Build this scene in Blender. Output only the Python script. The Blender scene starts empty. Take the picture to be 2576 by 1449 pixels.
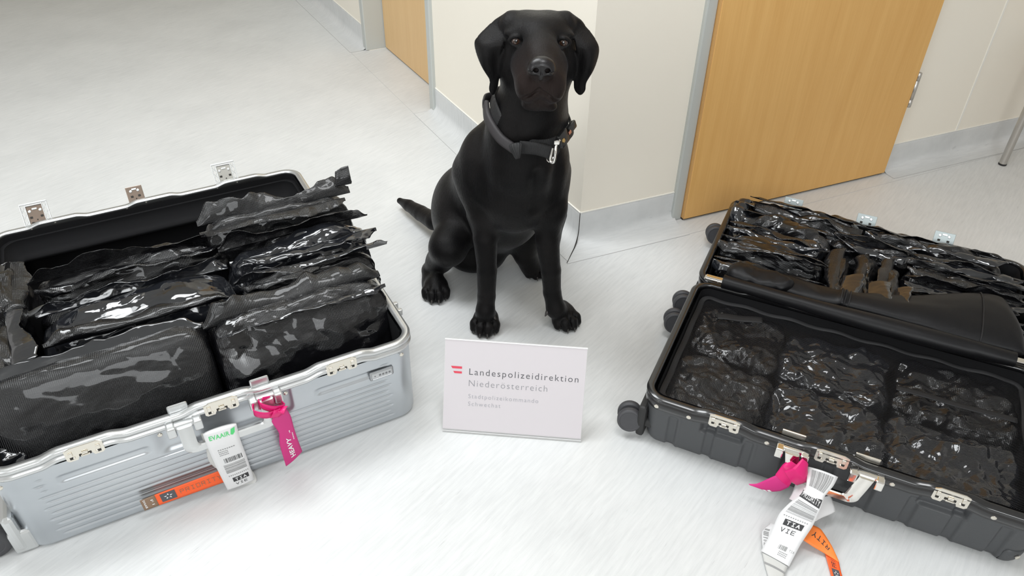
import bpy, bmesh, math, random
import numpy as np
from mathutils import Vector, Matrix
PI = math.pi
C = bpy.context.scene.collection
sc = bpy.context.scene
# ------------------------------------------------------------------ camera
CAM_H = 1.28
FPX = 1935.0
_d = np.array([-47., 2525., FPX]); _d /= np.linalg.norm(_d)
_zc = -_d; _fw = np.array([0, 0, 1.]); _yc = _fw - _fw.dot(_zc)*_zc; _yc /= np.linalg.norm(_yc); _xc = np.cross(_yc, _zc)
RW = np.array([_xc, _yc, _zc])            # photo frame (right, down, forward) -> world
cam_d = bpy.data.cameras.new('camera'); cam = bpy.data.objects.new('camera', cam_d); C.objects.link(cam)
cam_d.sensor_width = 36.0; cam_d.lens = 36.0*FPX/2576.0; cam_d.clip_start = 0.05
m3 = Matrix([[RW[i][0], -RW[i][1], -RW[i][2]] for i in range(3)])
cam.matrix_world = Matrix.Translation((0, 0, CAM_H)) @ m3.to_4x4()
sc.camera = cam
# ------------------------------------------------------------------ light and exposure
vs = sc.view_settings
vs.view_transform = 'Standard'; vs.look = 'None'; vs.gamma = 1.0; vs.use_curve_mapping = False
vs.exposure = 0.10
world = bpy.data.worlds.new('world'); sc.world = world; world.use_nodes = True
wb = world.node_tree.nodes['Background']; wb.inputs[0].default_value = (1.0, 0.975, 0.93, 1); wb.inputs[1].default_value = 0.54
def area(name, loc, target, sx, sy, power, col=(1, 1, 1)):
    l = bpy.data.lights.new(name, 'AREA'); l.shape = 'RECTANGLE'; l.size = sx; l.size_y = sy; l.energy = power; l.color = col
    o = bpy.data.objects.new(name, l); C.objects.link(o); o.location = loc
    o.rotation_euler = (Vector(target)-Vector(loc)).to_track_quat('-Z', 'Y').to_euler()
    return o
area('window_light', (-2.3, -0.9, 1.9), (0.0, 1.5, 0.1), 1.5, 1.2, 25, (0.93, 0.97, 1.0))
area('window_light', (0.4, -1.6, 1.9), (0.5, 2.0, 0.5), 1.3, 1.1, 31, (0.95, 0.98, 1.0))
area('ceiling_lamp', (-0.95, 1.8, 2.55), (-0.95, 1.8, 0), 1.2, 0.8, 40, (0.95, 0.98, 1.0))
area('ceiling_lamp', (0.25, 0.95, 2.55), (0.25, 0.95, 0), 0.62, 0.62, 15, (0.97, 0.98, 1.0))


def at(px, py, Y):
    r = RW @ np.array([(px-1288)/FPX, (py-724.5)/FPX, 1.0]); r = r*(Y/r[1])
    return np.array([r[0], r[1], CAM_H+r[2]])
def floor_at(px, py, z=0.0):
    r = RW @ np.array([(px-1288)/FPX, (py-724.5)/FPX, 1.0]); r = r*((z-CAM_H)/r[2])
    return np.array([r[0], r[1], z])
def depth_of(p):
    return (RW.T @ (np.array(p)-np.array([0, 0, CAM_H])))[2]
# ------------------------------------------------------------------ materials
def mat(name, col, rough=0.5, metal=0.0, spec=0.5, coat=0.0, coat_r=0.05, sheen=0.0, alpha=1.0, trans=0.0):
    m = bpy.data.materials.new(name); m.use_nodes = True
    b = m.node_tree.nodes['Principled BSDF']
    b.inputs['Base Color'].default_value = (*col, 1); b.inputs['Roughness'].default_value = rough
    b.inputs['Metallic'].default_value = metal; b.inputs['Specular IOR Level'].default_value = spec
    b.inputs['Coat Weight'].default_value = coat; b.inputs['Coat Roughness'].default_value = coat_r
    b.inputs['Sheen Weight'].default_value = sheen; b.inputs['Alpha'].default_value = alpha
    b.inputs['Transmission Weight'].default_value = trans
    return m
def nd(m, t, **k):
    n = m.node_tree.nodes.new(t)
    for a, v in k.items(): setattr(n, a, v)
    return n
def lk(m, a, b): m.node_tree.links.new(a, b)
def P_(m): return m.node_tree.nodes['Principled BSDF']
def coords(m, kind='Object', scale=(1, 1, 1), rot=(0, 0, 0)):
    tc = nd(m, 'ShaderNodeTexCoord'); mp = nd(m, 'ShaderNodeMapping')
    mp.inputs['Scale'].default_value = scale; mp.inputs['Rotation'].default_value = rot
    lk(m, tc.outputs[kind], mp.inputs['Vector']); return mp.outputs['Vector']
def noise(m, vec, scale, detail=3, rough=0.5):
    n = nd(m, 'ShaderNodeTexNoise'); n.inputs['Scale'].default_value = scale; n.inputs['Detail'].default_value = detail
    n.inputs['Roughness'].default_value = rough
    lk(m, vec, n.inputs['Vector']); return n.outputs['Fac']
def ramp(m, fac, stops):
    r = nd(m, 'ShaderNodeValToRGB'); e = r.color_ramp.elements
    e[0].position, e[0].color = stops[0][0], (*stops[0][1], 1); e[1].position, e[1].color = stops[-1][0], (*stops[-1][1], 1)
    for p, c in stops[1:-1]:
        x = e.new(p); x.color = (*c, 1)
    lk(m, fac, r.inputs[0]); return r.outputs[0]
def math_(m, op, a, b=None, c=None):
    n = nd(m, 'ShaderNodeMath', operation=op)
    for i, v in enumerate((a, b, c)):
        if v is None: continue
        if isinstance(v, (int, float)): n.inputs[i].default_value = v
        else: lk(m, v, n.inputs[i])
    return n.outputs[0]
def bump(m, h, strength=0.3, dist=0.001, prev=None):
    b = nd(m, 'ShaderNodeBump'); b.inputs['Strength'].default_value = strength; b.inputs['Distance'].default_value = dist
    lk(m, h, b.inputs['Height'])
    if prev is not None: lk(m, prev, b.inputs['Normal'])
    lk(m, b.outputs[0], P_(m).inputs['Normal']); return b.outputs[0]

def vinyl(name, rot):
    m = mat(name, (.6, .6, .6), 0.42, spec=0.4)
    v = coords(m, 'Object', (1, 1, 1), (0, 0, rot))
    st = nd(m, 'ShaderNodeMapping'); st.inputs['Scale'].default_value = (9, 90, 9); lk(m, v, st.inputs['Vector'])
    f1 = noise(m, st.outputs[0], 1.6, 4, .6)
    f2 = noise(m, v, 3.5, 4, .55)
    s = math_(m, 'ADD', math_(m, 'MULTIPLY', f1, .55), math_(m, 'MULTIPLY', f2, .45))
    c = ramp(m, s, [(.3, (.57, .58, .58)), (.5, (.65, .66, .658)), (.7, (.72, .727, .724))])
    st2 = nd(m, 'ShaderNodeMapping'); st2.inputs['Scale'].default_value = (22, 240, 22); lk(m, v, st2.inputs['Vector'])
    fl = noise(m, st2.outputs[0], 1.0, 2, .5)
    fk = ramp(m, fl, [(.68, (1, 1, 1)), (.76, (.86, .86, .86))])
    mx = nd(m, 'ShaderNodeMix', data_type='RGBA', blend_type='MULTIPLY'); mx.inputs[0].default_value = 1
    lk(m, c, mx.inputs[6]); lk(m, fk, mx.inputs[7]); lk(m, mx.outputs[2], P_(m).inputs['Base Color'])
    bump(m, f2, .05, .002)
    return m
M = {}
M['floor'] = vinyl('grey streaked vinyl', math.radians(-52))
M['skirt_l'] = vinyl('vinyl skirting left', math.radians(120)); M['skirt_r'] = vinyl('vinyl skirting right', math.radians(-23))
def paint(name, col):
    m = mat(name, col, .75, spec=.25); v = coords(m)
    f = noise(m, v, 220, 3, .6); bump(m, f, .12, .001)
    g = noise(m, v, 1.3, 3); c = ramp(m, g, [(.3, tuple(x*.96 for x in col)), (.7, col)]); lk(m, c, P_(m).inputs['Base Color'])
    return m
M['wall'] = paint('cream wall paint', (.89, .84, .74))
M['wall_seam'] = mat('caulk', (.86, .84, .78), .6)
M['frame_grey'] = mat('grey painted steel', (.50, .52, .50), .4)
def wood(name, a, b):
    m = mat(name, a, .42, spec=.4); v = coords(m, 'Object', (14, 14, .9))
    f = noise(m, v, 2.2, 5, .6); v2 = coords(m, 'Object', (160, 160, 5)); f2 = noise(m, v2, 1.5, 3, .6)
    s = math_(m, 'ADD', math_(m, 'MULTIPLY', f, .65), math_(m, 'MULTIPLY', f2, .35))
    lk(m, ramp(m, s, [(.32, b), (.68, a)]), P_(m).inputs['Base Color']); return m
M['wood'] = wood('beech veneer', (.77, .46, .16), (.68, .375, .115))
M['wood_edge'] = wood('beech edge', (.72, .42, .16), (.62, .34, .12))
M['wood_far'] = wood('beech veneer far', (.76, .52, .26), (.70, .46, .22))
M['dark_gap'] = mat('dark gap', (.03, .028, .025), .8)
M['seam'] = mat('seam', (.50, .50, .50), .8)
M['steel'] = mat('brushed steel', (.55, .53, .50), .35, .9)
M['chrome'] = mat('polished chrome', (.86, .84, .80), .09, 1.0)
M['nickel'] = mat('nickel plate', (.78, .74, .66), .24, .95)
M['rubber'] = mat('black rubber', (.02, .02, .02), .6)
# ------------------------------------------------------------------ object helpers
def tag(o, label=None, cat=None, group=None, kind=None):
    if label: o['label'] = label
    if cat: o['category'] = cat
    if group: o['group'] = group
    if kind: o['kind'] = kind
    return o
def thing(name, label, cat, loc=(0, 0, 0), rz=0, group=None):
    o = bpy.data.objects.new(name, None); C.objects.link(o); o.location = loc; o.rotation_euler = (0, 0, rz)
    o.empty_display_size = .05
    return tag(o, label, cat, group)
def link(name, me, material, parent=None, smooth=True):
    o = bpy.data.objects.new(name, me); C.objects.link(o)
    if material is not None:
        for x in (material if isinstance(material, (list, tuple)) else [material]): me.materials.append(x)
    if smooth: me.shade_smooth()
    if parent is not None: o.parent = parent
    return o
def pyd(name, verts, faces, material, parent=None, smooth=True, uvs=None, mi=None):
    me = bpy.data.meshes.new(name)
    me.from_pydata([tuple(map(float, v)) for v in verts], [], [tuple(int(i) for i in f) for f in faces])
    if uvs is not None:
        l = me.uv_layers.new(name='UVMap'); idx = np.empty(len(me.loops), dtype=np.int32); me.loops.foreach_get('vertex_index', idx)
        l.data.foreach_set('uv', np.asarray(uvs, dtype=np.float32)[idx].ravel())
    if mi is not None: me.polygons.foreach_set('material_index', np.asarray(mi, dtype=np.int32))
    me.update()
    return link(name, me, material, parent, smooth)
class MB:
    def __init__(s): s.v = []; s.f = []
    def add(s, v, f):
        n = len(s.v); s.v += [tuple(map(float, x)) for x in v]; s.f += [tuple(int(i)+n for i in q) for q in f]; return s
    def box(s, c, size, bev=0.0, R=None):
        bm = bmesh.new(); bmesh.ops.create_cube(bm, size=1.0)
        for v in bm.verts: v.co = Vector((v.co.x*size[0], v.co.y*size[1], v.co.z*size[2]))
        if bev > 0: bmesh.ops.bevel(bm, geom=bm.edges[:], offset=bev, segments=2, affect='EDGES', profile=.5)
        bm.verts.index_update()
        vs = [np.array(v.co) for v in bm.verts]
        if R is not None: vs = [R @ v for v in vs]
        s.add([v+np.array(c) for v in vs], [[v.index for v in f.verts] for f in bm.faces]); bm.free(); return s
    def tube(s, pts, r, n=10, caps=True, flat=None):
        pts = [np.array(p, float) for p in pts]; rs = r if isinstance(r, (list, tuple, np.ndarray)) else [r]*len(pts)
        V = []; F = []; up = None
        for i, p in enumerate(pts):
            t = pts[min(i+1, len(pts)-1)]-pts[max(i-1, 0)]; t = t/np.linalg.norm(t)
            if up is None: up = np.cross(t, [0, 0, 1.]) if abs(t[2]) < .95 else np.cross(t, [1., 0, 0])
            up = up-up.dot(t)*t; up /= np.linalg.norm(up); w = np.cross(t, up)
            for k in range(n):
                a = 2*PI*k/n; V.append(p+rs[i]*(math.cos(a)*up+math.sin(a)*w*(flat or 1)))
        for i in range(len(pts)-1):
            for k in range(n): F.append((i*n+k, i*n+(k+1) % n, (i+1)*n+(k+1) % n, (i+1)*n+k))
        if caps: F.append(tuple(range(n-1, -1, -1))); F.append(tuple((len(pts)-1)*n+k for k in range(n)))
        return s.add(V, F)
    def lathe(s, c, axis, prof, n=24):
        """prof: list of (distance along axis, radius)"""
        ax = np.array(axis, float); ax /= np.linalg.norm(ax)
        u = np.cross(ax, [0, 0, 1.]) if abs(ax[2]) < .9 else np.cross(ax, [1., 0, 0]); u /= np.linalg.norm(u); w = np.cross(ax, u)
        V = []; F = []
        for (t, r) in prof:
            for k in range(n):
                a = 2*PI*k/n; V.append(np.array(c)+ax*t+max(r, 1e-5)*(math.cos(a)*u+math.sin(a)*w))
        for i in range(len(prof)-1):
            for k in range(n): F.append((i*n+k, i*n+(k+1) % n, (i+1)*n+(k+1) % n, (i+1)*n+k))
        F.append(tuple(range(n-1, -1, -1))); F.append(tuple((len(prof)-1)*n+k for k in range(n)))
        return s.add(V, F)
    def prism(s, poly, axis_pts):
        """extrude polygon (list of 3-vectors) by vector"""
        n = len(poly); d = np.array(axis_pts); V = [np.array(p) for p in poly]+[np.array(p)+d for p in poly]
        F = [tuple(range(n-1, -1, -1)), tuple(range(n, 2*n))]+[(i, (i+1) % n, n+(i+1) % n, n+i) for i in range(n)]
        return s.add(V, F)
    def build(s, name, material, parent=None, smooth=False):
        o = pyd(name, s.v, s.f, material, parent, smooth)
        bm = bmesh.new(); bm.from_mesh(o.data); bmesh.ops.recalc_face_normals(bm, faces=bm.faces[:]); bm.to_mesh(o.data); bm.free()
        if smooth == 'auto':
            o.data.shade_smooth()
            try: o.data.set_sharp_from_angle(angle=math.radians(38))
            except Exception: pass
        return o
def gridmesh(fn, nu, nv, u0=0, u1=1, v0=0, v1=1):
    """fn takes arrays U,V and returns (N,3)"""
    U, V = np.meshgrid(np.linspace(u0, u1, nu), np.linspace(v0, v1, nv), indexing='ij'); U = U.ravel(); V = V.ravel()
    P = fn(U, V); i, j = np.meshgrid(np.arange(nu-1), np.arange(nv-1), indexing='ij'); a = (i*nv+j).ravel()
    F = np.stack([a, a+nv, a+nv+1, a+1], 1); return P, F, np.stack([U, V], 1)
def solid(o, th, offset=0):
    md = o.modifiers.new('solid', 'SOLIDIFY'); md.thickness = th; md.offset = offset; return o
def ringmesh(rings, closed=True, cap0=False, cap1=False):
    n = len(rings[0]); V = np.concatenate(rings); F = []
    for i in range(len(rings)-1):
        for k in range(n if closed else n-1):
            F.append((i*n+k, i*n+(k+1) % n, (i+1)*n+(k+1) % n, (i+1)*n+k))
    if cap0: F.append(tuple(range(n-1, -1, -1)))
    if cap1: F.append(tuple((len(rings)-1)*n+k for k in range(n)))
    return V, F
def mesh_np(name, V, Q, material, parent=None):
    me = bpy.data.meshes.new(name); me.vertices.add(len(V)); me.vertices.foreach_set('co', V.astype(np.float32).ravel())
    me.loops.add(len(Q)*Q.shape[1]); me.loops.foreach_set('vertex_index', Q.astype(np.int32).ravel())
    me.polygons.add(len(Q)); me.polygons.foreach_set('loop_start', (np.arange(len(Q))*Q.shape[1]).astype(np.int32))
    me.update(calc_edges=True); me.validate(); return link(name, me, material, parent)

def text2d(txt, size=1.0, spacing=1.0, bold=0.0):
    """returns 2D verts (N,2) left aligned at baseline and faces"""
    cu = bpy.data.curves.new('t', 'FONT'); cu.body = txt; cu.size = size; cu.space_character = spacing; cu.offset = bold
    cu.resolution_u = 3
    o = bpy.data.objects.new('t', cu); C.objects.link(o); dg = bpy.context.evaluated_depsgraph_get(); dg.update()
    me = bpy.data.meshes.new_from_object(o.evaluated_get(dg))
    V = np.array([v.co[:2] for v in me.vertices]); F = [tuple(p.vertices) for p in me.polygons]
    bpy.data.objects.remove(o); bpy.data.curves.remove(cu); bpy.data.meshes.remove(me)
    return V, F
def stroke_text(txt, h, w, gap, th):
    """plain single-line lettering: returns 2D quads. letters drawn from strokes in a 0..1 box"""
    S = {'T': [[(0, 1), (1, 1)], [(.5, 1), (.5, 0)]], 'I': [[(.5, 0), (.5, 1)], [(.15, 1), (.85, 1)], [(.15, 0), (.85, 0)]],
         'A': [[(0, 0), (.5, 1)], [(.5, 1), (1, 0)], [(.2, .38), (.8, .38)]], 'V': [[(0, 1), (.5, 0)], [(.5, 0), (1, 1)]],
         'E': [[(0, 0), (0, 1)], [(0, 1), (1, 1)], [(0, .5), (.85, .5)], [(0, 0), (1, 0)]],
         'P': [[(0, 0), (0, 1)], [(0, 1), (.9, 1)], [(.95, 1), (.95, .5)], [(0, .5), (.9, .5)]],
         'R': [[(0, 0), (0, 1)], [(0, 1), (.9, 1)], [(.95, 1), (.95, .5)], [(0, .5), (.95, .5)], [(.5, .5), (1, 0)]],
         'O': [[(0, 0), (0, 1)], [(0, 1), (1, 1)], [(1, 1), (1, 0)], [(1, 0), (0, 0)]],
         'Y': [[(0, 1), (.5, .5)], [(.5, .5), (1, 1)], [(.5, .5), (.5, 0)]], 'F': [[(0, 0), (0, 1)], [(0, 1), (1, 1)], [(0, .5), (.8, .5)]],
         'i': [[(.5, 0), (.5, 1)]], '1': [[(.5, 0), (.5, 1)], [(.5, 1), (.2, .8)]]}
    V = []; F = []; x = 0
    for ch in txt:
        if ch == ' ': x += w+gap; continue
        for a, b in S[ch]:
            p = np.array([x+a[0]*w, a[1]*h]); q = np.array([x+b[0]*w, b[1]*h]); d = (q-p)/np.linalg.norm(q-p); n = np.array([-d[1], d[0]])*th/2; e = d*th/2
            i = len(V); V += [p-n-e, q-n+e, q+n+e, p+n-e]; F.append((i, i+1, i+2, i+3))
        x += w+gap
    return np.array(V), F, x-gap
def put(V, F, fn, material, name, parent, sub=0):
    """map flat print onto a surface fn(x,y)->(N,3)"""
    if sub:
        bm = bmesh.new(); vv = [bm.verts.new((p[0], p[1], 0)) for p in V]
        for f in F:
            try: bm.faces.new([vv[i] for i in f])
            except Exception: pass
        bmesh.ops.triangulate(bm, faces=bm.faces[:])
        bmesh.ops.subdivide_edges(bm, edges=bm.edges[:], cuts=sub, use_grid_fill=True); bm.verts.index_update()
        V = np.array([v.co[:2] for v in bm.verts]); F = [[v.index for v in f.verts] for f in bm.faces]; bm.free()
    V = np.asarray(V); return pyd(name, fn(V[:, 0], V[:, 1]), F, material, parent, False)
# piecewise-linear simplex style noise (sharp creases, flat facets)
_tab = np.random.RandomState(7).uniform(-1, 1, 65536)
def pl_noise(P, scale, seed, stretch=(1, 1, 1)):
    rs = np.random.RandomState(seed); Q, _ = np.linalg.qr(rs.normal(size=(3, 3)))
    p = (P*np.array(stretch))@Q/scale+rs.uniform(0, 50, 3)+500
    i = np.floor(p).astype(np.int64); f = p-i; o = np.argsort(-f, axis=1); fs = np.take_along_axis(f, o, 1)
    def h(c): return _tab[(c[:, 0]*7919+c[:, 1]*104729+c[:, 2]*1299709+seed*331) & 65535]
    c = i.copy(); val = (1-fs[:, 0])*h(c); n = len(p); r = np.arange(n)
    for k in range(3):
        c[r, o[:, k]] += 1; w = fs[:, k]-(fs[:, k+1] if k < 2 else 0); val = val+w*h(c)
    return val
def crumple(P, size, seed, oct=3, gain=.5, stretch=(1, 1, 1)):
    P = P+0.25*size*np.stack([pl_noise(P, size*1.5, seed+90+k) for k in range(3)], 1)
    v = 0; a = 1; s = size
    for k in range(oct):
        v = v+a*pl_noise(P, s, seed+k*13, stretch); a *= gain; s *= .47
    return v
def sstep(x, a, b):
    t = np.clip((x-a)/(b-a), 0, 1); return t*t*(3-2*t)

# ------------------------------------------------------------------ setting
fl = gridmesh(lambda u, v: np.stack([u, v, 0*u], 1), 2, 2, -6, 5, -4, 8)
o = pyd('floor', fl[0], fl[1], M['floor'], smooth=False); tag(o, kind='structure'); FLOOR = o
CA = np.array([.195, 1.91]); WL = np.array([-.495, .869]); WL /= np.linalg.norm(WL); NL = np.array([-WL[1], WL[0]])
WR = np.array([math.cos(math.radians(23.6)), math.sin(math.radians(23.6))]); NR = np.array([WR[1], -WR[0]])
HT = 2.6
def wpt(base, d, n, s, off, z): p = base+d*s+n*off; return (p[0], p[1], z)
def wallbox(mb, base, d, n, s0, s1, o0, o1, z0, z1):
    poly = [wpt(base, d, n, s0, o0, z0), wpt(base, d, n, s1, o0, z0), wpt(base, d, n, s1, o1, z0), wpt(base, d, n, s0, o1, z0)]
    return mb.prism(poly, (0, 0, z1-z0))
D0, D1 = 1.045, 1.745          # opening of the far door along the left wall
w = MB(); wallbox(w, CA, WL, NL, 0, D0, -.15, 0, 0, HT); wallbox(w, CA, WL, NL, D1, 6, -.15, 0, 0, HT); wallbox(w, CA, WL, NL, D0, D1, -.15, 0, 2.05, HT)
wl = w.build('wall_left', M['wall']); tag(wl, kind='structure')
E0, E1 = .34, 1.165            # opening of the near door along the right wall
w = MB(); wallbox(w, CA, WR, NR, .0, E0, -.15, 0, 0, HT); wallbox(w, CA, WR, NR, E1, 5, -.15, 0, 0, HT); wallbox(w, CA, WR, NR, E0, E1, -.15, 0, 2.05, HT)
wr = w.build('wall_right', M['wall']); tag(wr, kind='structure')
# vertical bead in the right wall paint
b = MB(); wallbox(b, CA, WR, NR, 1.475, 1.483, 0, .0025, .095, HT); b.build('wall_joint', M['wall_seam'], wr)
b = MB(); wallbox(b, CA, WL, NL, .55, .5525, 0, .0006, .6, HT); b.build('wall_joint', M['wall_seam'], wl)
m = MB(); m.box((-.5, 2.0, HT+.05), (11, 12, .1)); tag(m.build('ceiling', paint('white ceiling paint', (.80, .80, .78))), kind='structure')
m = MB(); m.box((-3.4, 6.1, HT/2), (5.6, .1, HT)); tag(m.build('wall_back', paint('ochre far wall paint', (.55, .45, .28))), kind='structure')
SKH = .097
def skirting(name, base, d, n, s0, s1, material, m0=0, m1=0, w=.086):
    prof = [(0.0025, SKH)]+[(0.0025, SKH-.01*i) for i in range(1, 5)]
    r = .032
    prof += [(.0025+r-r*math.cos(a), r-r*math.sin(a)+.0008) for a in np.linspace(0, PI/2, 9)]+[(w, .0008)]
    V = []; 
    for (s, mm) in ((s0, m0), (s1, m1)):
        for (o_, z) in prof: V.append(wpt(base, d, n, s+mm*o_, o_, z))
    k = len(prof); F = [(i, i+1, k+i+1, k+i) for i in range(k-1)]
    # thin top edge back to the wall
    V += [wpt(base, d, n, s0, 0, SKH), wpt(base, d, n, s1, 0, SKH)]; F.append((0, k, 2*k+1, 2*k))
    o = pyd(name, V, F, material, smooth=True); tag(o, kind='structure')
    c = MB(); wallbox(c, base, d, n, s0, s1, 0, .0035, SKH-.0005, SKH+.0022); c.build('top_bead', M['wall_seam'], o)
    sm = MB(); wallbox(sm, base, d, n, s0+m0*w, s1+m1*w, w-.0005, w+.0012, .0002, .0012); sm.build('floor_seam', M['seam'], o)
    return o
ang = math.acos(np.clip(WL.dot(WR), -1, 1)); mit = 1/math.tan(ang/2)   # outside mitre
skl = skirting('baseboard_left', CA, WL, NL, 0, D0-.012, M['skirt_l'], m0=-mit*0.98)
skr = skirting('baseboard_right', CA, WR, NR, 0, E0-.012, M['skirt_r'], m0=-mit*.98, w=.096)
skf = skirting('baseboard_back', CA, WL, NL, D1+.012, 5.9, M['skirt_l'])
skg = skirting('baseboard_front', CA, WR, NR, E1+.008, 4.9, M['skirt_r'], w=.062)
# dark open mitre at the corner
cseam = MB(); n2 = (NL+NR); n2 /= np.linalg.norm(n2)
for (a, bb, z0, z1) in ((.0, .004, .035, SKH), ):
    p = CA+n2*.004; cseam.tube([(p[0], p[1], z1), (p[0], p[1], .038), (*(CA+n2*.010), .022), (*(CA+n2*.024), .008), (*(CA+n2*.045), .0020), (*(CA+n2*.125), .0012)], [.0012, .0013, .0014, .0022, .0016, .0008], 6)
cseam.build('corner_joint', M['dark_gap'], skr)
# floor seams running along the skirting beyond the doors
sm = MB()
def seam_line(base, d, n, s0, o0, s1, o1): sm.tube([wpt(base, d, n, s0, o0, .0001), wpt(base, d, n, s1, o1, .0001)], .0007, 6)
seam_line(CA, WL, NL, D0-.03, .0855, D1+.03, .083); seam_line(CA, WL, NL, D0-.01, 0, D0-.01, .086); seam_line(CA, WL, NL, D1+.01, 0, D1+.01, .083)
seam_line(CA, WR, NR, E0-.03, .094, 3.5, .030); seam_line(CA, WR, NR, E1+.01, 0, E1+.012, .062)
sm.build('floor_seam', M['seam'], FLOOR)
# far door in its grey steel frame
fr = MB(); wallbox(fr, CA, WL, NL, D0-.035, D0+.001, -.15, .014, 0, 2.09); wallbox(fr, CA, WL, NL, D1-.001, D1+.04, -.15, .014, 0, 2.09); wallbox(fr, CA, WL, NL, D0, D1, -.15, .014, 2.05, 2.09)
o = fr.build('trim_1', M['frame_grey'], smooth=False); tag(o, kind='structure')
for nm in (o,):
    md = nm.modifiers.new('b', 'BEVEL'); md.width = .004; md.segments = 2
dl = MB(); wallbox(dl, CA, WL, NL, D0+.006, D1-.006, -.115, -.078, .006, 2.045)
o = dl.build('door_2', M['wood_far']); tag(o, kind='structure')
g = MB(); wallbox(g, CA, WL, NL, D0+.001, D1-.001, -.13, -.09, 0.0, 2.049); g.build('door_gap', M['dark_gap'], o)
# near door: rebated leaf standing proud of its frame
fr = MB(); wallbox(fr, CA, WR, NR, E0-.022, E0+.012, -.15, .012, 0, 2.09); wallbox(fr, CA, WR, NR, E0, E1, -.15, .012, 2.05, 2.09)
o = fr.build('trim_2', M['frame_grey']); tag(o, kind='structure'); md = o.modifiers.new('b', 'BEVEL'); md.width = .004; md.segments = 2
dl = MB(); wallbox(dl, CA, WR, NR, E0+.014, E1-.002, -.02, .026, .007, 2.06)
o = dl.build('door_1', M['wood']); tag(o, kind='structure'); md = o.modifiers.new('b', 'BEVEL'); md.width = .0012; md.segments = 1
g = MB(); wallbox(g, CA, WR, NR, E0+.013, E1-.004, -.03, .018, 0.0, .007); g.build('door_gap', M['dark_gap'], o)
g = MB(); wallbox(g, CA, WR, NR, E0+.0125, E0+.0142, -.018, .0245, .0065, 2.06); g.build('edge_band', M['wood_edge'], o)
hp = CA+WR*(E1+.006)+NR*.022
g = MB(); g.lathe((hp[0], hp[1], .245), (0, 0, 1), [(0, .006), (.001, .0078), (.024, .0078), (.0245, .0066), (.0265, .0066), (.027, .0078), (.088, .0078), (.0885, .0066), (.09, .0066), (.0905, .0078), (.115, .0078), (.116, .006)], 16)
g.build('hinge', M['steel'], o, True)
# stool on the right: only one leg reaches into the picture
sp = floor_at(2521, 414)
st = thing('stool', 'steel legged stool at the right edge, only one tubular leg in view', 'stool', (sp[0]+.16, sp[1]-.02, 0))
for dx, dy in ((-.16, .02), (.13, .10), (-.06, -.27), (.23, -.19)):
    l = MB(); l.lathe((dx, dy, .004), (0, 0, 1), [(0, .0125), (.43, .0125)], 20); lo = l.build('leg', M['steel'], st, 'auto')
    c = MB(); c.lathe((dx, dy, 0), (0, 0, 1), [(0, .0125), (.001, .0135), (.006, .0135), (.0065, .0128)], 20); c.build('foot_cap', M['rubber'], lo, 'auto')
s_ = MB(); s_.box((.035, -.085, .445), (.36, .36, .025), .01, np.array([[.96, .27, 0], [-.27, .96, 0], [0, 0, 1.]])); s_.build('seat', M['wood'], st)
# ------------------------------------------------------------------ suitcases
def case_metal():
    m = mat('anodised aluminium', (.52, .545, .57), .30, .85, .5); v = coords(m, 'Object', (1, 1, 1))
    f = noise(m, v, 7, 3); lk(m, ramp(m, f, [(.3, (.47, .50, .53)), (.7, (.56, .585, .61))]), P_(m).inputs['Base Color'])
    g = noise(m, v, 900, 2); bump(m, g, .06, .0004); return m
M['alu'] = case_metal()
M['alu_frame'] = mat('satin aluminium frame', (.66, .67, .67), .30, .85)
M['lining'] = mat('black lining fabric', (.008, .008, .009), .85, spec=.2)
M['black_frame'] = mat('black anodised frame', (.012, .012, .013), .22, .0, .6, coat=.4, coat_r=.12)
def poly_shell():
    m = mat('dark grey polycarbonate', (.060, .063, .067), .46, 0, .5); v = coords(m)
    g = noise(m, v, 700, 2); bump(m, g, .35, .0006); return m
M['poly'] = poly_shell()
M['mesh_edge'] = mat('black webbing', (.006, .006, .007), .7)
M['wheel'] = mat('dark grey wheel rubber', (.055, .055, .06), .55)
M['badge'] = mat('badge grey', (.42, .43, .44), .35, .7)

def rrect(L, W, r, n=14, step=.006):
    """rounded rectangle outline x in [-L/2,L/2], y in [-W/2,W/2]; returns points, outward normals"""
    P = []; N = []
    def line(a, b):
        k = max(2, int(np.linalg.norm(np.array(b)-a)/step)); t = np.linspace(0, 1, k, endpoint=False)[:, None]
        return np.array(a)*(1-t)+np.array(b)*t
    cs = [((L/2-r, -W/2+r), -PI/2), ((L/2-r, W/2-r), 0), ((-L/2+r, W/2-r), PI/2), ((-L/2+r, -W/2+r), PI)]
    ln = [((-L/2+r, -W/2), (L/2-r, -W/2), (0, -1)), ((L/2, -W/2+r), (L/2, W/2-r), (1, 0)), ((L/2-r, W/2), (-L/2+r, W/2), (0, 1)), ((-L/2, W/2-r), (-L/2, -W/2+r), (-1, 0))]
    for (a, b, nn), (c, a0) in zip(ln, cs):
        q = line(a, b); P.append(q); N.append(np.tile(nn, (len(q), 1)))
        t = np.linspace(a0, a0+PI/2, n, endpoint=False); d = np.stack([np.cos(t), np.sin(t)], 1)
        P.append(np.array(c)+r*d); N.append(d)
    return np.concatenate(P), np.concatenate(N).astype(float)
def wave(x, y, W, spots, amp, wd):
    """frame hump beside each lock on the long edges"""
    e = np.exp(-((np.abs(y)-W/2)/.02)**2); s = 0
    for u in spots: s = s+(sstep(x, u-wd-.022, u-wd+.012)*(1-sstep(x, u+wd-.012, u+wd+.022)))
    return amp*s*e
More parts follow.
